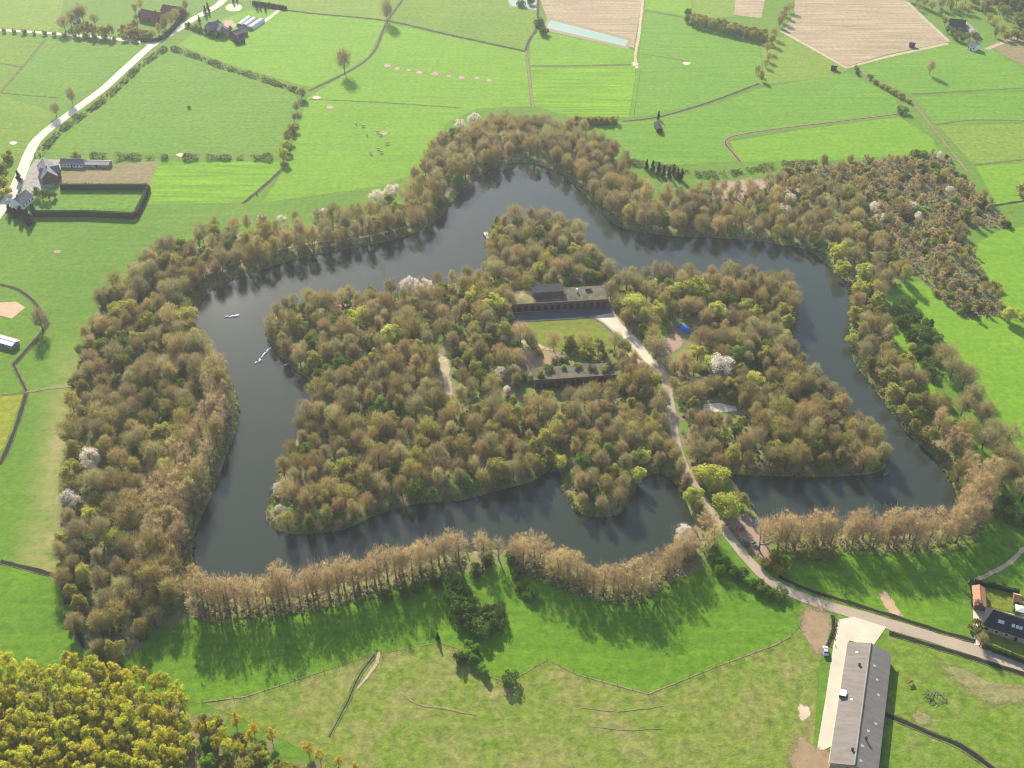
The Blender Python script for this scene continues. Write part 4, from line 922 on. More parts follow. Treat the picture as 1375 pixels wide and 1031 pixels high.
# shrubs by the lane and in the meadow hollow
for u, v in [(958,748),(972,758),(984,768),(994,776),(1008,786),(1022,792),(1034,800),(966,770),(1046,802)]:
    single('shrub' if (u % 3) else 'fresh_shrub', u, v, 'green shrub in the strip along the lane to the gate', rng.uniform(3, 4.6), 1.1, 'green shrubs along the lane')
for u, v in [(612,786),(622,800),(632,815),(618,822),(640,836),(652,830),(660,842),(646,850),(632,842),(664,826),(625,835),(612,806)]:
    single('shrub', u, v, 'dark green shrub in the large clump below the copper row', rng.uniform(4, 6), 1.0, 'dark green shrubs in the meadow clump')
for u, v in [(628,868),(640,876),(636,890),(646,898),(652,908),(625,880)]:
    single('fresh_shrub', u, v, 'green shrub in the line leading to the pasture fence', rng.uniform(2.8, 4), .9, 'green shrubs leading to the pasture fence')
for u, v in [(700,792),(712,800),(692,775),(686,752),(640,770),(655,757),(560,792),(545,800),(585,784),(520,804)]:
    single('shrub', u, v, 'low shrub at the foot of the copper row', rng.uniform(3, 4.2), 1.0, 'low shrubs at the foot of the copper row')
for u, v in [(1040,750),(1075,748),(1030,760),(1095,745),(1110,748),(1046,764)]:
    single('twiggy_shrub', u, v, 'twiggy shrub under the straight copper row by the lane', rng.uniform(3, 4.5), 1.1, 'twiggy shrubs under the straight copper row')
# young plantation / scrub in rows
scr = woods_w['scrub']; mn, mx = scr.min(0), scr.max(0)
ax = np.array(P(1300,330))-np.array(P(1180,235)); ax /= np.linalg.norm(ax); ay = np.array([-ax[1], ax[0]])
c0 = scr.mean(0); npl = 0
for i in range(-40, 41):
    for j in range(-40, 41):
        p = c0+ax*i*4.6+ay*j*6.2+rng.normal(size=2)*.8
        if not inside(scr, p[:1], p[1:])[0] or near_taken(p[0], p[1], 3.5) or moat_sd(p[:1], p[1:])[0] < 3: continue
        if rng.random() < .30: continue
        k = rng.choice(['sapling', 'sapling', 'sapling', 'fresh_shrub', 'shrub', 'twiggy_shrub', 'budding_tree'], p=[.2, .17, .12, .09, .09, .23, .10])
        h = {'sapling': rng.uniform(5, 8), 'budding_tree': rng.uniform(6, 9)}.get(k, rng.uniform(2.4, 4.6))
        plant(k, p[0], p[1], DESC[k]+' in the open young plantation', DESC[k]+'s in the young plantation', h)
# golden plantation at the near corner
gold = zone([(-60,895),(0,893),(60,897),(130,905),(200,920),(255,945),(262,985),(262,1100),(-60,1140)], False)
gx_, gy_ = np.array(P(0,905)), np.array(P(255,965)); ax = (gy_-gx_)/np.linalg.norm(gy_-gx_); ay = np.array([-ax[1], ax[0]])
for i in range(-20, 66):
    for j in range(-34, 14):
        p = gx_+ax*i*4.6+ay*(j*6.0+(i % 2)*.6)+rng.normal(size=2)*.5
        if not inside(gold, p[:1], p[1:])[0] or rng.random() < .03: continue
        plant('golden_poplar', p[0], p[1], 'golden green young poplar in the regular rows of the near plantation', 'golden young poplars of the near plantation', rng.uniform(10, 12.5), 1.0)
for k, (u, v) in enumerate([(318,975),(342,985),(366,995),(415,1012),(430,1022),(455,1030),(478,1040)]):
    single('yellow_tree', u, v, 'bright orange yellow young poplar on the plantation edge by the pasture', rng.uniform(5.5, 7), 1.25, 'bright yellow poplars along the plantation edge')
thin = zone([(266,962),(300,972),(340,994),(400,1024),(470,1056),(480,1130),(262,1130)], False)
for i in range(-10, 80):
    for j in range(-40, 10):
        p = gx_+ax*i*4.3+ay*j*4.8+rng.normal(size=2)*.8
        if not inside(thin, p[:1], p[1:])[0] or near_taken(p[0], p[1], 2.5): continue
        k = rng.choice(['golden_poplar', 'golden_poplar', 'twiggy_shrub', 'fresh_shrub', 'olive_tree'])
        plant(k, p[0], p[1], DESC[k]+' in the thin end of the near plantation', DESC[k]+'s in the thin plantation end', rng.uniform(6, 8.5)*(.45 if 'shrub' in k else 1), 1.1)
# far trees
FAR = [('bare_tree',[(88,42,13),(96,35,12),(104,30,13),(112,28,14),(128,34,10)],'bare tree in the garden beside the side road'),
 ('olive_tree',[(118,46,11),(126,48,11),(138,50,9),(148,50,10),(106,48,9)],'olive tree in the garden beside the side road'),
 ('twiggy_shrub',[(175,48,7),(186,50,8),(196,52,7),(165,44,6),(180,38,7)],'twiggy bush in front of the red roofed farmhouse'),
 ('budding_tree',[(222,38,11),(230,34,11),(214,46,9),(205,52,7),(238,28,10),(245,22,9),(250,14,9),(182,18,9),(190,12,9)],'budding tree around the red roofed farmhouse'),
 ('conifer',[(276,20,8),(280,16,8),(268,30,6),(345,12,6),(350,13,5),(356,14,6),(314,5,6),(318,3,5)],'slim dark conifer around the villa garden'),
 ('shrub',[(252,36,4),(262,40,4),(268,43,4),(276,45,4),(284,48,4),(291,50,5),(297,50,5),(304,44,4),(308,42,4)],'clipped dark shrub along the villa garden'),
 ('budding_tree',[(1050,30,10),(1054,22,9),(1046,36,9),(1060,16,9),(1040,52,9),(1036,60,9),(1030,70,8),(1032,82,7),(1028,90,6),(1022,108,8),(1018,100,7)],'budding tree in the field hedge below the ploughed land'),
 ('olive_tree',[(x_, 31+(x_-930)*.24+dy_, 8) for x_ in range(930, 1030, 8) for dy_ in (-2, 3)],'budding tree in the hedge row below the pale far strip'),
 ('bare_tree',[(1232,6,9),(1240,10,9),(1250,14,9),(1262,12,10),(1272,8,11),(1284,6,12),(1296,4,12),(1306,8,11),(1314,4,12)],'bare tree behind the far farmhouse'),
 ('leafing_tree',[(1278,50,7),(1285,54,7),(1292,56,6),(1298,54,6),(1272,44,6)],'green tree in the far farmhouse garden'),
 ('budding_tree',[(1318,16,9),(1326,30,8),(1334,36,8),(1300,18,9),(1288,16,9),(1276,14,10),(1262,22,8),(1336,50,8),(1344,46,8),(1222,2,9),(1234,14,6),(1268,34,7),(1300,62,6),(1306,50,6)],'budding tree around the far farm gardens'),
 ('leafing_tree',[(1340,10,12),(1352,6,13),(1362,12,12),(1370,20,12),(1376,28,11),(1346,2,12),(1334,2,12),(1366,2,13),(1378,14,12)],'dark tree in the far corner wood'),
 ('olive_tree',[(1350,54,7),(1358,52,8),(1366,54,8),(1374,52,8),(1360,46,7)],'olive tree beside the far farm track'),
 ('twiggy_shrub',[(770,165,5),(778,166,5),(786,166,5),(794,166,5),(802,166,5),(810,166,5),(818,166,5),(824,165,5)],'twiggy shrub in the hedge at the top of the wood'),
 ('conifer',[(868,228,7),(876,231,8),(884,234,8),(891,238,8),(898,240,8),(904,236,8),(910,240,7),(915,242,8)],'dark conifer in the clump on the far bank'),
 ('twiggy_shrub',[(1150,93,3),(1168,106,3.5),(1176,112,3.5),(1184,117,3.5),(1192,121,3.5),(1200,126,3.5),(1210,132,3.5),(1220,138,3)],'low shrub along the brown farm track'),
 ('shrub',[(700,8,5),(712,6,5),(724,34,6),(730,46,6),(924,20,5),(924,30,5)],'dark bush near the basins and far fields'),
 ('bare_tree',[(12,76,1)][:0],'')]
for k, spots, lb in FAR:
    for u, v, h in spots: single(k, u, v, lb, h, 1.0, lb)
cw = zone([(1296,0),(1400,-8),(1400,40),(1372,44),(1330,12),(1300,10)], False)
for x, y in scatter(cw, 9)[:46]:
    k = rng.choice(['leafing_tree', 'olive_tree', 'budding_tree'], p=[.45, .3, .25]); plant(k, x, y, DESC[k]+' in the far corner wood', DESC[k]+'s in the far corner wood', rng.uniform(8, 12), 1.2)
for i in range(14):
    u = 6+i*13.5; x, y = P(u, 41+.062*u*1.1+2); plant('twiggy_shrub', x, y, 'small roadside tree in the row along the pale side road', 'small roadside trees along the side road', rng.uniform(3, 5.5), .7)
for u, v, h, lb in [(27,245,8,'dark pointed conifer by the farm gate'),]: single('conifer', u, v, lb, h, 1.2)
for u, v in [(22,292),(30,294),(38,296),(46,290),(14,288),(40,302)]: single('conifer', u, v, 'tall dark evergreen in the clump beside the roadside house', rng.uniform(6, 8.5), 1.7, 'dark evergreens beside the roadside house')
for u, v in [(50,264),(58,268),(66,268),(74,266)]: single('leafing_tree', u, v, 'dark bushy tree in the garden between both farm houses', rng.uniform(5, 6.5), .9, 'dark garden trees between both farm houses')
single('willow_tree', 108, 214, 'small round yellow tree behind the blue-grey shed', 4)
single('twiggy_shrub', 101, 212, 'reddish bush behind the blue-grey shed', 4)
for u, v in [(10,262),(4,250),(2,230),(12,215)]: single('twiggy_shrub', u, v, 'twiggy bush on the outer side of the road bend', 6, 1.0, 'twiggy bushes outside the road bend')
single('pink_tree', 1311, 818, 'pink blossoming tree between brick outbuilding and slate roofed house', 5, 1.0)
single('bare_tree', 1315, 868, 'bare tree at the lane beside the front lawn', 7, .8)
single('twiggy_shrub', 1308, 845, 'twiggy bush at the gable of the slate roofed house', 4)
single('fresh_shrub', 1364, 822, 'bright bush beside the small orange roofed shed', 2.5)
# --- hedges
def hedge(px, w, h, mat, label, smooth=True, n=3.2, core=True):
    c, nrm = ribbon_pts(px, 1.2, smooth); T = []; mb = []
    m = len(c); r = rng; L_ = m*1.2; cnt = int(L_*(2*h+w)*n)
    i = r.integers(0, m-1, cnt); t = r.random(cnt)[:, None]; ctr = c[i]*(1-t)+c[i+1]*t
    hv = h*(.85+(.5 if mat != 'hedge' else .12)*np.sin(i*.41)*np.cos(i*.23)+.1*r.normal(size=cnt))
    side = r.random(cnt); off = np.where(side < .4, -w/2, np.where(side < .8, w/2, r.uniform(-w/2, w/2, cnt)))
    z = np.where(side < .8, r.uniform(.05, 1, cnt), r.uniform(.9, 1.05, cnt))*hv
    off = off*(1-.25*(z/h)**2)+r.normal(size=cnt)*.14
    p = np.concatenate([ctr+nrm[i]*off[:, None], z[:, None]], 1)
    a = unit(cnt, r); b = np.cross(a, unit(cnt, r)); b /= np.linalg.norm(b, axis=1, keepdims=True)+1e-9
    s = r.uniform(.35, .8, cnt)[:, None]
    T = np.stack([p-a*s*.6-b*s*.35, p+a*s*.6-b*s*.2, p+b*s*.75], 1)
    # dense inner core
    vs = []; tri = []
    for k in range(m):
        hh = h*.8
        vs.append([(c[k]+nrm[k]*-w*.36).tolist()+[0], (c[k]+nrm[k]*-w*.3).tolist()+[hh], (c[k]+nrm[k]*w*.3).tolist()+[hh], (c[k]+nrm[k]*w*.36).tolist()+[0]])
    for k in range(m-1):
        for q in range(3): tri += [[vs[k][q], vs[k+1][q], vs[k+1][q+1]], [vs[k][q], vs[k+1][q+1], vs[k][q+1]]]
    if mat == 'hedge': T = np.concatenate([T, np.array(tri)])
    else: T = T[np.sin(i*.37+1.3*np.sin(i*.11))+np.sin(i*.93)*.6+.55 > r.random(cnt)*.8-.3]
    return tag(link('hedge', trimesh('hedge', T), L[mat]), label, 'hedge')
hedge([(82,254),(120,254),(199,254)], 3, 4.2, 'hedge', 'tall dark clipped hedge on the far side of the farm lawn', False)
hedge([(200,255),(192,274),(183,292)], 3, 4.2, 'hedge', 'tall dark clipped hedge closing the end of the farm lawn', False)
hedge([(182,293),(120,290),(48,290)], 3, 4.4, 'hedge', 'tall dark clipped hedge on the near side of the farm lawn', False)
hedge([(232,66),(262,76),(300,90),(345,104),(398,122)], 3.5, 2.6, 'hedge_brown', 'loose brown field hedge running from the road to the ditch trees', n=4.5)
hedge([(222,66),(190,88),(165,112),(135,138),(104,160),(80,178),(60,200),(50,210)], 3.5, 2.4, 'hedge_brown', 'loose brown hedge following the pale country road', n=4.5)
hedge([(122,212),(170,212),(225,213)], 3, 3.2, 'hedge_brown', 'loose hedge behind the brown plot', n=4.5)
hedge([(246,213),(300,213),(366,213)], 3, 2.8, 'hedge_brown', 'loose hedge along the top of the lime green field', n=4.5)
hedge([(846,219),(900,226),(945,236),(1000,230),(1050,222),(1110,217)], 3, 2.6, 'hedge_brown', 'scrubby hedge between far bank wood and green wedge meadow', n=4.5)
hedge([(1304,782),(1306,800),(1307,815)], 1.6, 2.6, 'hedge', 'short dark hedge beside the brick outbuilding', False)
hedge([(1308,783),(1335,789),(1368,797)], 1.6, 2.2, 'hedge', 'dark hedge behind the back lawn of the slate roofed house', False)
hedge([(1318,868),(1345,878),(1376,890)], 1.8, 2.4, 'hedge', 'dark hedge between front lawn and lane', False)
hedge([(1121,826),(1119,845),(1116,862)], 1.2, 1.2, 'shrub', 'short green hedge beside the barn strip', False)
hedge([(1325,9),(1338,20),(1350,30),(1361,39)], 4, 4, 'leaf_lime', 'bright yellow hedge row by the far corner wood', False)
hedge([(244,24),(232,40),(215,54),(190,56)], 3, 2.5, 'hedge', 'dark hedge around the red roofed farm beside the road', n=4.5)
hedge([(340,6),(370,10),(384,13)], 3, 3, 'hedge', 'dark hedge behind the polytunnels', n=4.5)
# --- undergrowth: low twigs and leaf clumps nobody could count
def undergrowth(name, polys, n, mat, label, smin=.5, hmax=1.6, size=.75):
    P_ = []
    for poly, k in polys:
        mn, mx = poly.min(0), poly.max(0); C = rng.uniform(mn, mx, (k*3, 2)); C = C[inside(poly, C[:, 0], C[:, 1])]
        s_ = moat_sd(C[:, 0], C[:, 1]); kp = s_ > smin; kp &= polydist(ROADW, C[:, 0], C[:, 1], False) > 3.2; kp &= polydist(CLEAR, C[:, 0], C[:, 1], False) > 3.0
        for q in KEEP_OUT: kp &= ~inside(q, C[:, 0], C[:, 1])
        P_.append(C[kp][:k])
    C = np.concatenate(P_); m = len(C)
    k = rng.integers(0, m, m*n); r_ = rng.uniform(.4, 1.5, m)[k]
    d = unit(m*n, rng)*np.array([1, 1, .8]); d[:, 2] = np.abs(d[:, 2])
    p = np.concatenate([C[k], np.zeros((m*n, 1))], 1)+d*(r_*rng.uniform(.4, 1, m*n))[:, None]*np.array([1, 1, hmax/1.2])
    a = unit(m*n, rng); b = np.cross(a, unit(m*n, rng)); b /= np.linalg.norm(b, axis=1, keepdims=True)+1e-9
    s = rng.uniform(.5, 1.2, m*n)[:, None]*size
    T = np.stack([p-a*s*.5-b*s*.3, p+a*s*.5-b*s*.2, p+b*s*.7], 1)
    return tag(link(name, trimesh(name, T), L[mat]), label, kind='stuff')
undergrowth('undergrowth', [(isl, 4200)], 14, 'under', 'low leafy and twiggy undergrowth covering the wooded island')
undergrowth('undergrowth', [(woods_w['west'], 1600), (WESTV, 1200), (woods_w['north_west'], 1500), (woods_w['north'], 800), (woods_w['north_east'], 1000), (woods_w['east'], 1000)], 13, 'under', 'low undergrowth beneath the trees of the outer moat bank')
undergrowth('undergrowth', [(scr, 5200)], 12, 'scrub_floor', 'tangled low scrub between the rows of the young plantation', hmax=1.9)
shore = []
for W_ in (OUTW, INNW):
    for _ in range(2600):
        k = rng.integers(0, len(W_)-1); t = rng.random(); shore.append(W_[k]*(1-t)+W_[k+1]*t+rng.normal(size=2)*1.6)
shore = np.array(shore); ssd = moat_sd(shore[:, 0], shore[:, 1]); shore = shore[(ssd > -.3) & (ssd < 5)]
m_ = len(shore); n_ = 16; kk = rng.integers(0, m_, m_*n_); rr_ = rng.uniform(.5, 1.5, m_)[kk]; dd = unit(m_*n_, rng); dd[:, 2] = np.abs(dd[:, 2])
pz = hfun(moat_sd(shore[:, 0], shore[:, 1]))[kk]
pp_ = np.concatenate([shore[kk], pz[:, None]], 1)+dd*(rr_*rng.uniform(.4, 1, m_*n_))[:, None]*np.array([1, 1, 1.7])
aa = unit(m_*n_, rng); bb = np.cross(aa, unit(m_*n_, rng)); ss = rng.uniform(.3, .85, m_*n_)[:, None]
tag(link('bank_vegetation', trimesh('bank_vegetation', np.stack([pp_-aa*ss*.5-bb*ss*.3, pp_+aa*ss*.5-bb*ss*.2, pp_+bb*ss*.7], 1)), L['under']), 'low overhanging growth along the moat shoreline', kind='stuff')
bankpoly = np.concatenate([catmull(PP([(255,800),(300,812),(420,802),(540,770),(625,745)]), False, 4), catmull(PP([(625,765),(540,792),(420,822),(300,838),(250,822)]), False, 4)])
bp2 = catmull(PP([(690,742),(765,768),(832,792),(870,782),(926,740),(930,758),(875,802),(835,814),(765,796),(690,764)]), True, 6); bp3 = catmull(PP([(1024,724),(1120,722),(1262,719),(1300,690),(1312,655),(1330,655),(1316,715),(1270,742),(1120,744),(1026,748)]), True, 6)
undergrowth('undergrowth', [(bankpoly, 900), (bp2, 620), (bp3, 620)], 12, 'scrub_floor', 'tan low growth at the foot of the copper poplar rows', hmax=2.2)
print('TREES', COUNT, sum(COUNT.values()))
# ------------------------------------------------------------------ buildings
def frame_from(a, b):
    a = Vector((a[0], a[1], 0)); b = Vector((b[0], b[1], 0)); d = b-a
    return (a+b)/2, math.atan2(d.y, d.x), d.length
def add_house(root, L_, W_, eave, ridge, roof, wall, cx=0, cy=0, rot=0, win=True, over=.35, hip=0.0, winmat='glass', chimney=True, door=True, nwin=None):
    """walls with gables, roof, chimney, door and windows as children of root; ridge along local x"""
    R_ = Matrix.Translation((cx, cy, 0)) @ Matrix.Rotation(rot, 4, 'Z')
    def put(o): o.matrix_local = R_; return o
    h, w = L_/2, W_/2
    mb = MB(); gr = ridge if hip == 0 else eave
    mb.add([(-h,-w,0),(h,-w,0),(h,w,0),(-h,w,0),(-h,-w,eave),(h,-w,eave),(h,w,eave),(-h,w,eave),(-h,0,gr-.02),(h,0,gr-.02)],
           [(0,1,5,4),(2,3,7,6),(1,2,6,9,5),(3,0,4,8,7)])
    put(mb.build('wall', M[wall], root))
    mb = MB(); o = over; sl = (ridge-eave)/w; ze = eave-o*sl; hx = hip
    A, B = (-h-o+hx, 0, ridge+.05), (h+o-hx, 0, ridge+.05)
    e = [(-h-o,-w-o,ze+.05),(h+o,-w-o,ze+.05),(h+o,w+o,ze+.05),(-h-o,w+o,ze+.05)]
    mb.slab(e[0], e[1], B, A, .14); mb.slab(e[2], e[3], A, B, .14)
    if hip > 0:
        mb.add([e[1], e[2], B], [(0,1,2)]); mb.add([e[3], e[0], A], [(0,1,2)])
    mb.tube([(A[0], 0, ridge+.2), (B[0], 0, ridge+.2)], .14, 5)
    r = put(mb.build('roof', M[roof], root))
    if chimney:
        mb = MB(); mb.box(h*.45-.4, h*.45+.4, -.35, .35, ridge-.5, ridge+1.1); mb.box(h*.45-.48, h*.45+.48, -.43, .43, ridge+1.1, ridge+1.25)
        c = mb.build('chimney', M['brick'], root); c.parent = r
    if win:
        n = nwin or max(2, int(L_/3.2))
        for sgn in (-1, 1):
            for k in range(n):
                x = -h+L_*(k+.5)/n; y0 = sgn*(w+.002); y1 = sgn*(w+.06)
                if door and sgn < 0 and k == n//2:
                    mb = MB(); mb.box(x-.5, x+.5, min(y0, y1), max(y0, y1), 0, 2.1); put(mb.build('door', M['dark_wood'], root)); continue
                mb = MB(); mb.box(x-.65, x+.65, min(y0, y1), max(y0, y1), eave*.33, eave*.8); fr = put(mb.build('window', M['white'], root))
                mb = MB(); mb.box(x-.55, x+.55, min(y1, y1+sgn*.02), max(y1, y1+sgn*.02), eave*.33+.1, eave*.8-.1); gl = mb.build('pane', M[winmat], root); gl.parent = fr
    return r
def house(name, a_px, b_px, W_, eave, ridge, roof, wall, label, cat_, **kw):
    """a_px, b_px: where the ridge ends appear in the photograph"""
    c, rz, ln = frame_from(P(*a_px, ridge), P(*b_px, ridge))
    root = empty(name, c, rz); tag(root, label, cat_)
    r = add_house(root, ln, W_, eave, ridge, roof, wall, **kw)
    return root, r, ln
# long grey barn
root, roof, BL_ = house('barn', (1169,865), (1147.5,1026), 13.6, 3.0, 5.4, 'roof_cement', 'brick_pale', 'long low barn with grey cement roof beside a concrete strip', 'barn', chimney=False, win=False, over=.5)
bw, be, br = 6.8, 3.0, 5.4
def on_roof(x, y):  return br-(br-be)*abs(y)/bw+.2
mb = MB(); mb.box(-BL_/2-.4, BL_/2+.4, -bw-.68, -bw-.54, be-.28, be-.1); o = mb.build('gutter', M['pale_metal'], roof)
mb = MB(); mb.box(-BL_/2-.4, BL_/2+.4, bw+.54, bw+.68, be-.28, be-.1); o = mb.build('gutter', M['pale_metal'], roof)
mb = MB(); mb.tube([(-BL_/2-.5,0,br+.3),(BL_/2+.5,0,br+.3)], .22, 6); mb.build('ridge_cap', M['concrete_grey'], roof)
for k in range(9):
    x = -BL_/2+3+k*(BL_-6)/8+rng.normal()*.6; y = rng.choice([-1, 1])*rng.uniform(1.5, 5.5); z = on_roof(x, y); t = -math.copysign((br-be)/bw, y)
    mb = MB(); a = .4; mb.slab((x-a,y-.4,z-.4*t+.0), (x+a,y-.4,z-.4*t), (x+a,y+.4,z+.4*t), (x-a,y+.4,z+.4*t), .05); mb.build('skylight', M['pale_metal'], roof)
for x, y in ((-BL_*.30, -2.6), (BL_*.40, -1.2), (BL_*.28, 2.5)):
    z = on_roof(x, y); mb = MB(); mb.tube([(x,y,z-.3),(x,y,z+.7)], .35, 8); mb.tube([(x,y,z+.7),(x,y,z+.85)], .5, 8); mb.build('roof_vent', M['black'], roof)
mb = MB(); x = -BL_*.04; sd_ = 1 if P(1135,932)[0] > 0 and False else -1
HATCH_Y = -bw*.95
mb.box(x-1.1, x+1.1, HATCH_Y-1.0, HATCH_Y+.9, be-.6, be+1.25); h_ = mb.build('loading_hatch', M['dark_wood'], root)
mb = MB(); mb.slab((x-1.3,HATCH_Y-1.2,be+1.26), (x+1.3,HATCH_Y-1.2,be+1.26), (x+1.3,HATCH_Y+1.1,be+1.5), (x-1.3,HATCH_Y+1.1,be+1.5), .1); o = mb.build('hatch_roof', M['white'], h_)
for s in (-1, 1):
    for k in range(14):
        xx = -BL_/2+BL_*(k+.5)/14; y0, y1 = sorted((s*(bw+.002), s*(bw+.07))); mb = MB(); mb.box(xx-.9, xx+.9, y0, y1, 1.3, 2.3); mb.build('window', M['glass'], root)
for s in (-1, 1):
    x0, x1 = sorted((s*(BL_/2+.002), s*(BL_/2+.09))); mb = MB(); mb.box(x0, x1, -1.8, 1.8, 0, 2.9); mb.build('door', M['dark_wood'], root)
# slate roofed farmhouse
root, roof, ln = house('farmhouse', (1326,817), (1405,842), 9.0, 3.0, 6.8, 'roof_slate', 'brick_pale', 'long one-storey house with dark slate roof and roof windows', 'house', hip=2.2, nwin=6)
for k, x in enumerate((-ln*.25, -ln*.2, -ln*.02, ln*.05, ln*.11, ln*.2)):
    y = -2.4; z = 6.8-(3.8)*2.4/4.5+.2; t = 3.8/4.5
    mb = MB(); mb.slab((x-.5,y-.45,z-.45*t), (x+.5,y-.45,z-.45*t), (x+.5,y+.45,z+.45*t), (x-.5,y+.45,z+.45*t), .06); mb.build('roof_window', M['pale_metal'], roof)
house('outbuilding', (1315,786), (1317,811), 3.8, 2.3, 3.4, 'roof_orange', 'brick', 'narrow brick outbuilding with orange tiled roof', 'shed', chimney=False, nwin=3)
house('garden_shed', (1363,798.5), (1371,800.5), 3.4, 2.2, 3.3, 'roof_orange', 'brick_pale', 'small square garden shed with orange tiled roof', 'shed', chimney=False, nwin=2)
# white garden canopy
x, y = P(1370,823); root = empty('garden_canopy', (x, y, 0), -.3); tag(root, 'white fabric garden canopy on posts beside the slate roofed house', 'canopy')
mb = MB(); mb.add([(-2.2,-1.6,2.2),(2.2,-1.6,2.2),(2.2,1.6,2.2),(-2.2,1.6,2.2),(0,0,2.9)], [(0,1,4),(1,2,4),(2,3,4),(3,0,4)]); mb.box(-2.25,2.25,-1.65,-1.6,1.95,2.21); mb.box(-2.25,2.25,1.6,1.65,1.95,2.21); mb.build('canopy_roof', M['white'], root)
for sx in (-2.1, 2.1):
    for sy in (-1.5, 1.5): mb = MB(); mb.tube([(sx,sy,0),(sx,sy,2.2)], .05, 6); mb.build('post', M['white'], root)
# villa with two wings, polytunnels, sheds
root, r, ln = house('villa', (276,31), (298,27), 10, 4.2, 8.5, 'roof_grey', 'brick_pale', 'large grey roofed villa with two wings among dark shrubs', 'house', hip=2.5, nwin=5)
add_house(root, 12, 8, 4.0, 7.6, 'roof_grey', 'brick_pale', cx=3, cy=-6.5, rot=math.pi/2, win=True, hip=2.0, chimney=False, nwin=3)
def tunnel(a, b, w, h, label):
    c, rz, ln = frame_from(P(*a, h), P(*b, h)); root = empty('polytunnel', c, rz); tag(root, label, 'polytunnel', 'polytunnels beside the villa')
    mb = MB(); n = 8; prev = None
    ring = [(w/2*math.cos(math.pi*k/n), h*math.sin(math.pi*k/n)) for k in range(n+1)]
    vs = [(-ln/2, y_, z_) for y_, z_ in ring]+[(ln/2, y_, z_) for y_, z_ in ring]
    mb.add(vs, [(k, k+1, n+2+k, n+1+k) for k in range(n)]); mb.build('cover', M['pale_metal'], root, True)
    for s in (-1, 1):
        mb = MB(); mb.add([(s*(ln/2-.02), y_, z_) for y_, z_ in ring], [tuple(range(n+1))]); mb.build('end_wall', M['concrete_grey'], root)
tunnel((321,31),(334,21),5.5,2.8,'pale polytunnel closest to the villa'); tunnel((328,32),(341,22.5),5.5,2.8,'pale polytunnel in the middle of three'); tunnel((335,35),(351,24),6,3.0,'pale polytunnel furthest from the villa')
house('barn', (311,42), (327,36), 8, 3.2, 5.5, 'roof_grey', 'brick_dark', 'dark grey barn at the near end of the polytunnels', 'barn', chimney=False)
house('field_shed', (316,52), (326,49.5), 6, 2.5, 3.8, 'roof_slate', 'dark_wood', 'small dark shed standing alone in front of the polytunnels', 'shed', chimney=False, nwin=2)
# red roofed farm
house('farmhouse', (190,12), (216,17), 10, 4.0, 8.0, 'roof_red', 'brick', 'farmhouse with big red tiled roof behind trees at the road junction', 'house', nwin=5)
house('barn', (219,6), (244,10), 9, 3.5, 7.0, 'roof_red', 'brick_dark', 'long dark red roofed barn next to the red roofed farmhouse', 'barn', chimney=False)
house('garden_shed', (99,24), (105,22), 4, 2.3, 3.6, 'white', 'white', 'small white shed in the garden beside the side road', 'shed', chimney=False, nwin=2)
# roadside farm
root, r, ln = house('farmhouse', (58,212), (64,230), 9, 4.0, 8.0, 'roof_grey', 'brick_dark', 'grey roofed farmhouse with a cross wing at the road bend', 'house', nwin=4)
add_house(root, 11, 7, 3.6, 6.6, 'roof_grey', 'brick_dark', cx=1.5, cy=1.5, rot=math.pi/2, chimney=False, nwin=3, win=True, door=False)
house('stable', (82,213), (112,214), 6.5, 2.6, 4.2, 'roof_grey', 'white', 'blue-grey roofed stable with a white windowed front', 'stable', chimney=False, nwin=7)
house('cattle_shed', (114,215.5), (147,216), 6, 2.0, 3.2, 'concrete', 'brick_pale', 'low shed with pale roof in line with the stable', 'shed', chimney=False, nwin=5)
house('farmhouse', (34,255), (19,267), 8, 3.4, 6.6, 'roof_grey', 'white', 'roadside house with grey roof and pale gable beside dark evergreens', 'house', nwin=4)
root, r, ln = house('field_shed', (-14,449.5), (20,459.5), 4.6, 2.2, 2.9, 'white', 'concrete_grey', 'low white roofed shed on a pale pad at the picture edge', 'shed', chimney=False, nwin=4)
# far farm
house('farmhouse', (1276,25), (1297,27), 9, 3.6, 7.5, 'roof_slate', 'brick', 'far farmhouse with dark roof behind garden trees', 'house', nwin=5)
house('cattle_shed', (1298,30), (1311,43), 6, 2.6, 4.0, 'concrete_grey', 'brick_pale', 'long narrow shed beside the far farmhouse', 'shed', chimney=False)
house('cottage', (1304,55), (1314,58), 7, 3.0, 5.5, 'roof_grey', 'white', 'small white walled cottage at the end of the far farm', 'house', nwin=3)
for (a, b, lb) in [((882,163),(886,172),'small black field shelter casting a shadow beside a brown ditch'),((1222,57),(1229,58),'tiny dark shed at the edge of the ploughed field'),((1117,88),(1124,89),'dark hut at the near corner of the ploughed field')]:
    house('field_shelter', a, b, 3.6, 2.4, 3.2, 'roof_slate', 'dark_wood', lb, 'shelter', chimney=False, nwin=2, win=False)
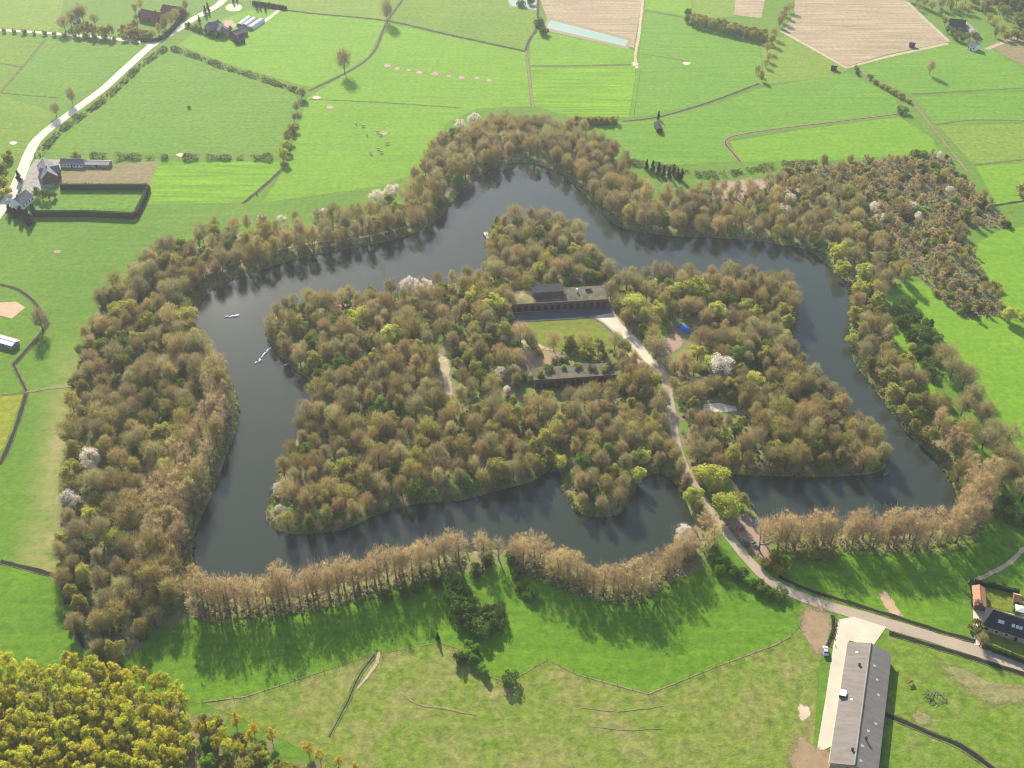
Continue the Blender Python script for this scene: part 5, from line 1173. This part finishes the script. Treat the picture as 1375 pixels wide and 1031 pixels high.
# fort casemates: flat roofs, brick fronts with arched openings
def casemate(name, a_px, b_px, h, depth, label, nbay, wall, roofm='fort_roof', over=.5):
    c, rz, ln = frame_from(P(*a_px, h), P(*b_px, h)); root = empty(name, c, rz); tag(root, label, 'fort building')
    mb = MB(); mb.box(-ln/2, ln/2, 0, depth, 0, h-.35); mb.build('wall', M[wall], root)
    mb = MB(); mb.box(-ln/2-over, ln/2+over, -.45, depth+.4, h-.35, h); rf = mb.build('roof', M[roofm], root)
    mb = MB(); mb.box(-ln/2-over, ln/2+over, -.3, .1, h+.001, h+.45); mb.build('parapet', M[wall], root)
    for k in range(nbay):
        x = -ln/2+ln*(k+.5)/nbay; w = min(1.1, ln/nbay*.3)
        pts = [(x-w, .35*h*.0+.3), (x+w, .3)]+[(x+w*math.cos(t), h*.52+w*math.sin(t)) for t in np.linspace(0, math.pi, 7)]
        mb = MB(); m_ = len(pts); mb.add([(p[0], -.06, p[1]) for p in pts]+[(p[0], -.002, p[1]) for p in pts], [tuple(range(m_))]+[(i, (i+1) % m_, m_+(i+1) % m_, m_+i) for i in range(m_)])
        nm = 'door' if k % 5 == 2 else 'window'
        mb.build(nm, M['black'], root)
    for k in range(1, nbay):
        x = -ln/2+ln*k/nbay; mb = MB(); mb.box(x-.3, x+.3, -.22, -.003, 0, h-.36); mb.build('pilaster', M['brick'], root)
    return root, rf, ln
root, rf, ln = casemate('casemate', (684,409.5), (816,402), 4.6, 13, 'long brick fort building with flat roof above the courtyard', 15, 'brick')
mb = MB(); mb.box(-ln*.24, ln*.06, 5.5, 12.4, 4.602, 7.4); up = mb.build('roof_recess_block', M['brick_dark'], root)  # dark block added on the roof in place of a dark recess
mb = MB(); mb.box(-ln*.25, ln*.07, 5.2, 12.8, 7.402, 7.7); mb.build('roof', M['roof_slate'], up)
mb = MB(); n = 11
vs = [(-ln*.5+ln*.25*i/(n-1)*1.0, .4+12*j/(n-1), 4.6+(.9*math.sin(math.pi*min(1, j/(n-1)*1.0))*math.sin(math.pi*(.15+.8*i/(n-1)))+.1*rng.random() if 0 < i < n-1 and 0 < j < n-1 else 0)) for j in range(n) for i in range(n)]
mb.add(vs, [(j*n+i, j*n+i+1, (j+1)*n+i+1, (j+1)*n+i) for j in range(n-1) for i in range(n-1)]); mb.build('earth_cover', M['verge'], root, True)
mb = MB(); mb.box(ln*.2, ln*.22, 8, 8.8, 4.602, 6.6); mb.build('chimney', M['white'], root)
mb = MB(); mb.box(ln*.3, ln*.36, 9, 11, 4.602, 6.0); mb.build('roof_hut', M['brick_dark'], root)
root, rf, ln = casemate('casemate', (718,511), (828,503.5), 5.0, 9.5, 'lower brick fort building with flat concrete roof among bushes', 12, 'brick_dark')
mb = MB(); mb.box(ln*.02, ln*.22, 9.96, 13, 0, 3.2); mb.build('annex', M['brick_dark'], root)
for xx, yy, k_, h_ in ((-.42, 3, 'twiggy_shrub', 2.6), (-.30, 7, 'shrub', 2.2), (.05, 7.5, 'twiggy_shrub', 2.4), (.22, 5.5, 'shrub', 2), (.38, 3.5, 'twiggy_shrub', 2.6), (.46, 7, 'shrub', 2.6), (-.12, 8, 'fresh_shrub', 1.8)):
    w_ = root.matrix_basis @ Vector((xx*ln, yy, 5.0)); plant(k_, w_.x, w_.y, DESC[k_]+' growing on the lower fort roof', DESC[k_]+'s on the lower fort roof', h_, 1.2, z=4.95)
root, rf, ln = casemate('shadow_pocket_block', (907,517), (950,517), 3.2, 6, 'low dark brick block added for the tree shadow beside the fort lane', 4, 'brick_dark', 'earth')  # dark block added to stand for a pocket of tree shadow
x, y = P(858,508); root = empty('ruined_hut', (x, y, 0), .3); tag(root, 'small roofless brick ruin among bushes by the drive', 'ruin')
mb = MB(); mb.box(-2.4,2.4,-1.8,-1.5,0,2.4); mb.box(-2.4,-2.1,-1.499,1.8,0,2.1); mb.box(2.1,2.4,-1.499,1.8,0,1.7); mb.box(-2.099,2.099,1.5,1.8,0,2.6); mb.build('wall', M['brick'], root)
mb = MB(); mb.box(-.5,.5,-1.56,-1.502,0,1.9); mb.build('door', M['black'], root)
# blue tarpaulins
def tarp(u, v, w, d, h, rz, label):
    x, y = P(u, v); root = empty('tarpaulin', (x, y, 0), rz); tag(root, label, 'tarpaulin')
    vs = []; n = 9
    for j in range(n):
        for i in range(n):
            s, t = i/(n-1)*2-1, j/(n-1)*2-1
            z = h*(1-abs(t)**1.6)*(1-.35*s*s)+.12*math.sin(5*s+3*t)+.08
            vs.append((s*w/2, t*d/2, max(.06, z)))
    f = [(j*n+i, j*n+i+1, (j+1)*n+i+1, (j+1)*n+i) for j in range(n-1) for i in range(n-1)]
    me = pymesh('sheet', vs, f, smooth=True); link('sheet', me, M['blue'], root)
    mb = MB(); mb.box(-w*.3, w*.3, -d*.18, d*.18, .02, h*.55); mb.build('load', M['wood'], root)
tarp(921,443,5.2,4.2,1.9,-.5,'bright blue tarpaulin over a heap in a fort clearing'); tarp(913,438,2.6,2.4,1.2,.3,'smaller blue tarpaulin just above the bright blue one')
# landing stage on the island
x, y = P(655,316); root = empty('jetty', (x, y, 0), 1.9); tag(root, 'pale wooden landing stage on the shore of the island neck', 'jetty')
mb = MB(); mb.box(-4,4,-1.6,1.6,-.1,.05); mb.build('deck', M['concrete'], root)
for sx in (-3.6, 0, 3.6):
    for sy in (-1.4, 1.4): mb = MB(); mb.tube([(sx,sy,-2.2),(sx,sy,.6)], .12, 6); mb.build('post', M['wood'], root)
# ------------------------------------------------------------------ vehicles
def car(u, v, heading, paint_, label):
    x, y = P(u, v); root = empty('parked_car', (x, y, .33), heading); tag(root, label, 'car', None)
    prof = [(-2.1,.35),(-2.1,.8),(-1.95,.95),(-1.5,1.0),(-1.05,1.42),(.25,1.45),(.95,.98),(1.85,.82),(2.1,.65),(2.1,.35)]
    def ext(pr, w, wt, z1=1.0):
        m = len(pr); vs = []
        for s in (-1, 1): vs += [(a, s*(w if z <= z1 else wt), z) for a, z in pr]
        return vs, [tuple(range(m))[::-1], tuple(range(m, 2*m))]+[(i, (i+1) % m, m+(i+1) % m, m+i) for i in range(m)]
    mb = MB(); mb.add(*ext(prof, .86, .66)); body = mb.build('body', M[paint_], root)
    b = body.modifiers.new('bevel', 'BEVEL'); b.width = .05; b.segments = 2; b.limit_method = 'ANGLE'
    mb = MB(); mb.quad((.3,-.60,1.42), (.3,.60,1.42), (.93,.74,1.02), (.93,-.74,1.02)); mb.v = [(p[0]+.03, p[1], p[2]+.03) for p in mb.v]; mb.build('windscreen', M['glass'], root)
    mb = MB(); mb.quad((-1.08,.60,1.38), (-1.08,-.60,1.38), (-1.47,-.74,1.04), (-1.47,.74,1.04)); mb.v = [(p[0]-.03, p[1], p[2]+.03) for p in mb.v]; mb.build('rear_window', M['glass'], root)
    for s in (-1, 1):
        mb = MB(); q = [(-1.2,s*.86,1.03), (.75,s*.86,1.03), (.2,s*.70,1.38), (-.95,s*.70,1.38)]; mb.quad(*(q if s < 0 else q[::-1])); mb.build('side_window', M['glass'], root)
        for ax in (-1.3, 1.3):
            mb = MB(); mb.tube([(ax,s*.66,.32),(ax,s*.90,.32)], .32, 14); wh = mb.build('wheel', M['black'], root)
            mb = MB(); mb.tube([(ax,s*.901,.32),(ax,s*.915,.32)], .18, 10); mb.build('rim', M['pale_metal'], wh)
        mb = MB(); mb.box(2.06,2.13,s*.7-.13,s*.7+.13,.6,.74); mb.build('headlight', M['white'], root)
    return root
car(1108,876,RAD(82),'car_silver','silver car parked at the edge of the barn strip')
car(1016,706,RAD(8),'car_blue','dark blue car parked under trees at the fort gate')
car(993.5,711,RAD(35),'car_red','red car parked by the fort gate')
car(1001.5,730,RAD(95),'car_black','black car standing on the pale lane edge at the gate')
car(981,695,RAD(50),'car_purple','dark purplish car parked below the brilliant yellow tree')
x, y = P(1012.5,732); root = empty('trailer', (x, y, .3), .6); tag(root, 'small white trailer with dark load beside the black car', 'trailer')
mb = MB(); mb.box(-1.1,1.1,-.65,.65,.45,.55); mb.box(-1.1,1.1,-.65,-.6,.55,.95); mb.box(-1.1,1.1,.6,.65,.55,.95); mb.build('bed', M['white'], root)
mb = MB(); mb.box(-.9,.9,-.55,.55,.553,.9); mb.build('load', M['black'], root)
mb = MB(); mb.tube([(1.1,0,.48),(2.0,0,.45)], .05, 6); mb.build('drawbar', M['pale_metal'], root)
for s in (-1, 1): mb = MB(); mb.tube([(0,s*.68,.3),(0,s*.84,.3)], .3, 12); mb.build('wheel', M['black'], root)
# ------------------------------------------------------------------ cattle
def cow_mesh():
    V = [(0,-.75,1.12),(0,-.1,1.1),(0,.6,1.15),(0,1.0,1.18),(0,1.38,.95),(0,1.62,.72)]; R_ = [.33,.40,.37,.20,.17,.11]; E_ = [(0,1),(1,2),(2,3),(3,4),(4,5)]
    def chain(start, pts, rs):
        p = start
        for q, r in zip(pts, rs): V.append(q); R_.append(r); E_.append((p, len(V)-1)); p = len(V)-1
    for s in (-1, 1):
        chain(2, [(s*.24,.62,.78),(s*.24,.64,.42),(s*.24,.62,.04)], [.14,.085,.075]); chain(0, [(s*.26,-.70,.80),(s*.26,-.88,.48),(s*.26,-.80,.04)], [.18,.085,.075])
        chain(4, [(s*.24,1.28,1.06)], [.05])
    chain(0, [(0,-1.08,1.1),(0,-1.14,.6)], [.05,.035])
    me = bpy.data.meshes.new('cow'); me.from_pydata(V, E_, []); return me, R_
cme, cr_ = cow_mesh()
cow0 = link('cow', cme, M['cow_white']); sk = cow0.modifiers.new('skin', 'SKIN'); sb = cow0.modifiers.new('sub', 'SUBSURF'); sb.levels = 1; sb.render_levels = 1
for i, r in enumerate(cr_): cme.skin_vertices[0].data[i].radius = (r, r); cme.skin_vertices[0].data[i].use_root = (i == 1)
dg = bpy.context.evaluated_depsgraph_get(); dg.update()
cowm = bpy.data.meshes.new_from_object(cow0.evaluated_get(dg)); cow0.modifiers.clear(); cow0.data = cowm
if not len(cowm.materials): cowm.materials.append(M['cow_white'])
for i, (u, v, a) in enumerate([(488,170,1.2),(492.5,182,.4),(507,178,2.0),(511,182,1.5),(520,193.5,-1.3),(508.5,200.7,1.4),(512,205,1.7),(498,207,1.1),(478,167,.2)]):
    o = cow0 if i == 0 else cow0.copy()
    if i: COL.objects.link(o)
    x, y = P(u, v); o.location = (x, y, .06); o.rotation_euler = (0, 0, a); tag(o, 'pale cow grazing on the wide far pasture', 'cow', 'pale cows grazing on the wide pasture')
o = cow0.copy(); o.data = cowm.copy(); o.data.materials.clear(); o.data.materials.append(M['cow_brown']); COL.objects.link(o); x, y = P(1222,917); o.location = (x, y, .1); o.rotation_euler = (0, 0, 2.2); o['group'] = ''; del o['group']; tag(o, 'brown cow standing alone in the barn paddock', 'cow')
# ------------------------------------------------------------------ floats on the water, boat
def floats(px, n, r, label):
    a, b = np.array(P(*px[0], WATER_Z)), np.array(P(*px[1], WATER_Z)); root = empty('float_line', (a[0], a[1], WATER_Z)); tag(root, label, 'float line')
    pts = [a+(b-a)*k/(n-1)+rng.normal(size=2)*.35 for k in range(n)]
    mb = MB(); mb.tube([(p[0]-a[0], p[1]-a[1], .03) for p in pts], .05, 4); mb.build('rope', M['pale_metal'], root)
    for p in pts:
        q = p-a; s = rng.uniform(.6, 1.15)*r; mb = MB(); dx = (b-a)/np.linalg.norm(b-a)*s*1.6
        mb.tube([(q[0]-dx[0], q[1]-dx[1], .12), (q[0]-dx[0]*.8, q[1]-dx[1]*.8, .12), (q[0]+dx[0]*.8, q[1]+dx[1]*.8, .12), (q[0]+dx[0], q[1]+dx[1], .12)], [s*.4, s*.75, s*.75, s*.4], 8); mb.build('float', M['white'], root, True)
floats(((306,425.5),(321,424)), 7, .62, 'short line of white floats near the wooded bank')
floats(((346,487),(362,468)), 9, .6, 'longer slanting line of white floats off the island corner')
floats(((384,490),(387,489)), 2, .5, 'pair of white floats close under the island trees')
x, y = P(1190,637.5,WATER_Z); root = empty('rowing_boat', (x, y, WATER_Z), .5); tag(root, 'small turquoise rowing boat in the shade off the island', 'boat')
hull = []; nseg = 9
for k in range(nseg):
    t = k/(nseg-1)*2-1; w = .62*(1-abs(t)**2.4)+.03
    hull += [(t*1.6,-w,.42+.12*t*t),(t*1.6,-w*.7,-.05),(t*1.6,w*.7,-.05),(t*1.6,w,.42+.12*t*t)]
me = pymesh('hull', hull, [(4*k+q, 4*k+4+q, 4*k+5+q, 4*k+1+q) for k in range(nseg-1) for q in range(3)]); M['turquoise'] = simple('turquoise', c4(.15,.5,.42), c4(.12,.42,.36)); link('hull', me, M['turquoise'], root)
for t in (-.6, .5): mb = MB(); mb.box(t-.12,t+.12,-.5,.5,.26,.3); mb.build('seat', M['wood'], root)
# ------------------------------------------------------------------ fences and small things
def fence(px, label, space=5.0, hgt=1.25, smooth=False):
    w = catmull(PP(px), False, 1.0) if smooth else np.array(PP(px)); d = np.r_[0, np.cumsum(np.linalg.norm(np.diff(w, axis=0), axis=1))]
    n = min(95, int(d[-1]/space)+1); root = empty('fence', (w[0][0], w[0][1], 0)); tag(root, label, 'fence')
    mb = MB(); mb.box(-.06,.06,-.06,.06,-.1,hgt); pm = mb.mesh('post'); pm.materials.append(M['wood']); pts = []
    for k in range(n):
        t = d[-1]*k/(n-1); x, y = np.interp(t, d, w[:, 0])-w[0][0], np.interp(t, d, w[:, 1])-w[0][1]
        o = bpy.data.objects.new('post', pm); COL.objects.link(o); o.parent = root; o.location = (x, y, .1); o.rotation_euler = (0, 0, rng.uniform(0, 3)); pts.append((x, y))
    for z in (.55, 1.1):
        mb = MB(); mb.tube([(x, y, z+.1) for x, y in pts], .018, 3); mb.build('rail', M['wood'], root)
fence([(272,942),(330,935),(400,913),(500,880),(590,862)], 'post and rail fence at the end of the long tree shadows')
fence([(590,862),(620,872),(655,907),(682,917),(735,886),(775,906),(870,932)], 'zigzag post and rail fence between green meadow and tan pasture')
fence([(870,932),(960,896),(1040,866),(1062,855),(1078,826)], 'post and rail fence climbing to the barn entrance')
fence([(1134,786),(1134,800),(1210,806),(1300,784)], 'fence around the sandy patch behind the lane')
fence([(1178,880),(1184,957)][::-1], 'short fence beside the grey barn')
for px in ([(272,942),(330,935),(500,880),(590,862),(620,872),(655,907),(682,917),(735,886),(775,906),(870,932),(960,896),(1040,866),(1062,855)],):
    ribbon('grass_line', px, .45, 'verge', 'strip of dry grass under the pasture fence', smooth=False, jit=.5)
x, y = P(1258,938); root = empty('branch_pile', (x, y, .2), 0); tag(root, 'ring of pale cut branches lying in the paddock', 'branch pile')
mb = MB()
for k in range(34):
    a = rng.uniform(0, 6.28); r_ = rng.uniform(1.4, 3.4); px_, py_ = r_*math.cos(a)*1.2, r_*math.sin(a); b_ = rng.uniform(0, 6.28); l_ = rng.uniform(.6, 1.6)
    mb.tube([(px_-l_*math.cos(b_), py_-l_*math.sin(b_), .1), (px_+l_*math.cos(b_), py_+l_*math.sin(b_), .15+rng.uniform(0, .4))], [.1, .05], 5)
mb.build('branches', M['bark_pale'], root)
# ------------------------------------------------------------------ camera, sun, sky, air
cam = bpy.data.cameras.new('camera'); cam.sensor_fit = 'HORIZONTAL'; cam.sensor_width = 36; cam.lens = 36*FPX/W0; cam.clip_start = 1; cam.clip_end = 20000
co = bpy.data.objects.new('camera', cam); COL.objects.link(co); co.location = (0, 0, HCAM); co.rotation_euler = (math.pi/2-PITCH, 0, 0); S.camera = co
ELEV, AZ = RAD(27.5), RAD(-17)
sl = bpy.data.lights.new('sun', 'SUN'); sl.energy = 4.8; sl.angle = RAD(.5); sl.color = (1, .91, .76)
so = bpy.data.objects.new('sun', sl); COL.objects.link(so)
sdir = Vector((math.sin(AZ)*math.cos(ELEV), math.cos(AZ)*math.cos(ELEV), math.sin(ELEV)))
so.rotation_euler = (-sdir).to_track_quat('-Z', 'Y').to_euler()
wd = bpy.data.worlds.new('World'); S.world = wd; wd.use_nodes = True; nt = wd.node_tree; nt.nodes.clear()
sky = nt.nodes.new('ShaderNodeTexSky'); sky.sky_type = 'NISHITA'; sky.sun_disc = False; sky.sun_elevation = ELEV; sky.sun_rotation = AZ % (2*math.pi); sky.dust_density = .6; sky.ozone_density = 1.5
bg = nt.nodes.new('ShaderNodeBackground'); bg.inputs[1].default_value = .11; wo = nt.nodes.new('ShaderNodeOutputWorld')
nt.links.new(sky.outputs[0], bg.inputs[0]); nt.links.new(bg.outputs[0], wo.inputs[0])
HAZE = True
if HAZE:
    mb = MB(); mb.box(-7000, 7000, -7000, 8000, -4, 320); hz = mb.build('haze', None); m, nt, ns, ls = new_mat('haze')
    pv = N(nt, 'ShaderNodeVolumePrincipled'); pv.inputs['Color'].default_value = (.92, .95, 1, 1); pv.inputs['Density'].default_value = .00008; pv.inputs['Anisotropy'].default_value = .3
    o = N(nt, 'ShaderNodeOutputMaterial'); ls.new(pv.outputs[0], o.inputs['Volume']); hz.data.materials.append(m)
    tag(hz, 'thin bluish spring haze over the whole countryside', kind='stuff')
S.view_settings.view_transform = 'Standard'; S.view_settings.look = 'None'; S.view_settings.gamma = 1; S.view_settings.exposure = 1.25
S.render.engine = 'CYCLES'; S.cycles.max_bounces = 6; S.cycles.volume_bounces = 0; S.cycles.transparent_max_bounces = 8
S.cycles.filter_width = 1.1; S.cycles.use_denoising = True; S.cycles.denoiser = 'OPENIMAGEDENOISE'; S.cycles.denoising_input_passes = 'RGB_ALBEDO_NORMAL'; S.cycles.denoising_prefilter = 'ACCURATE'
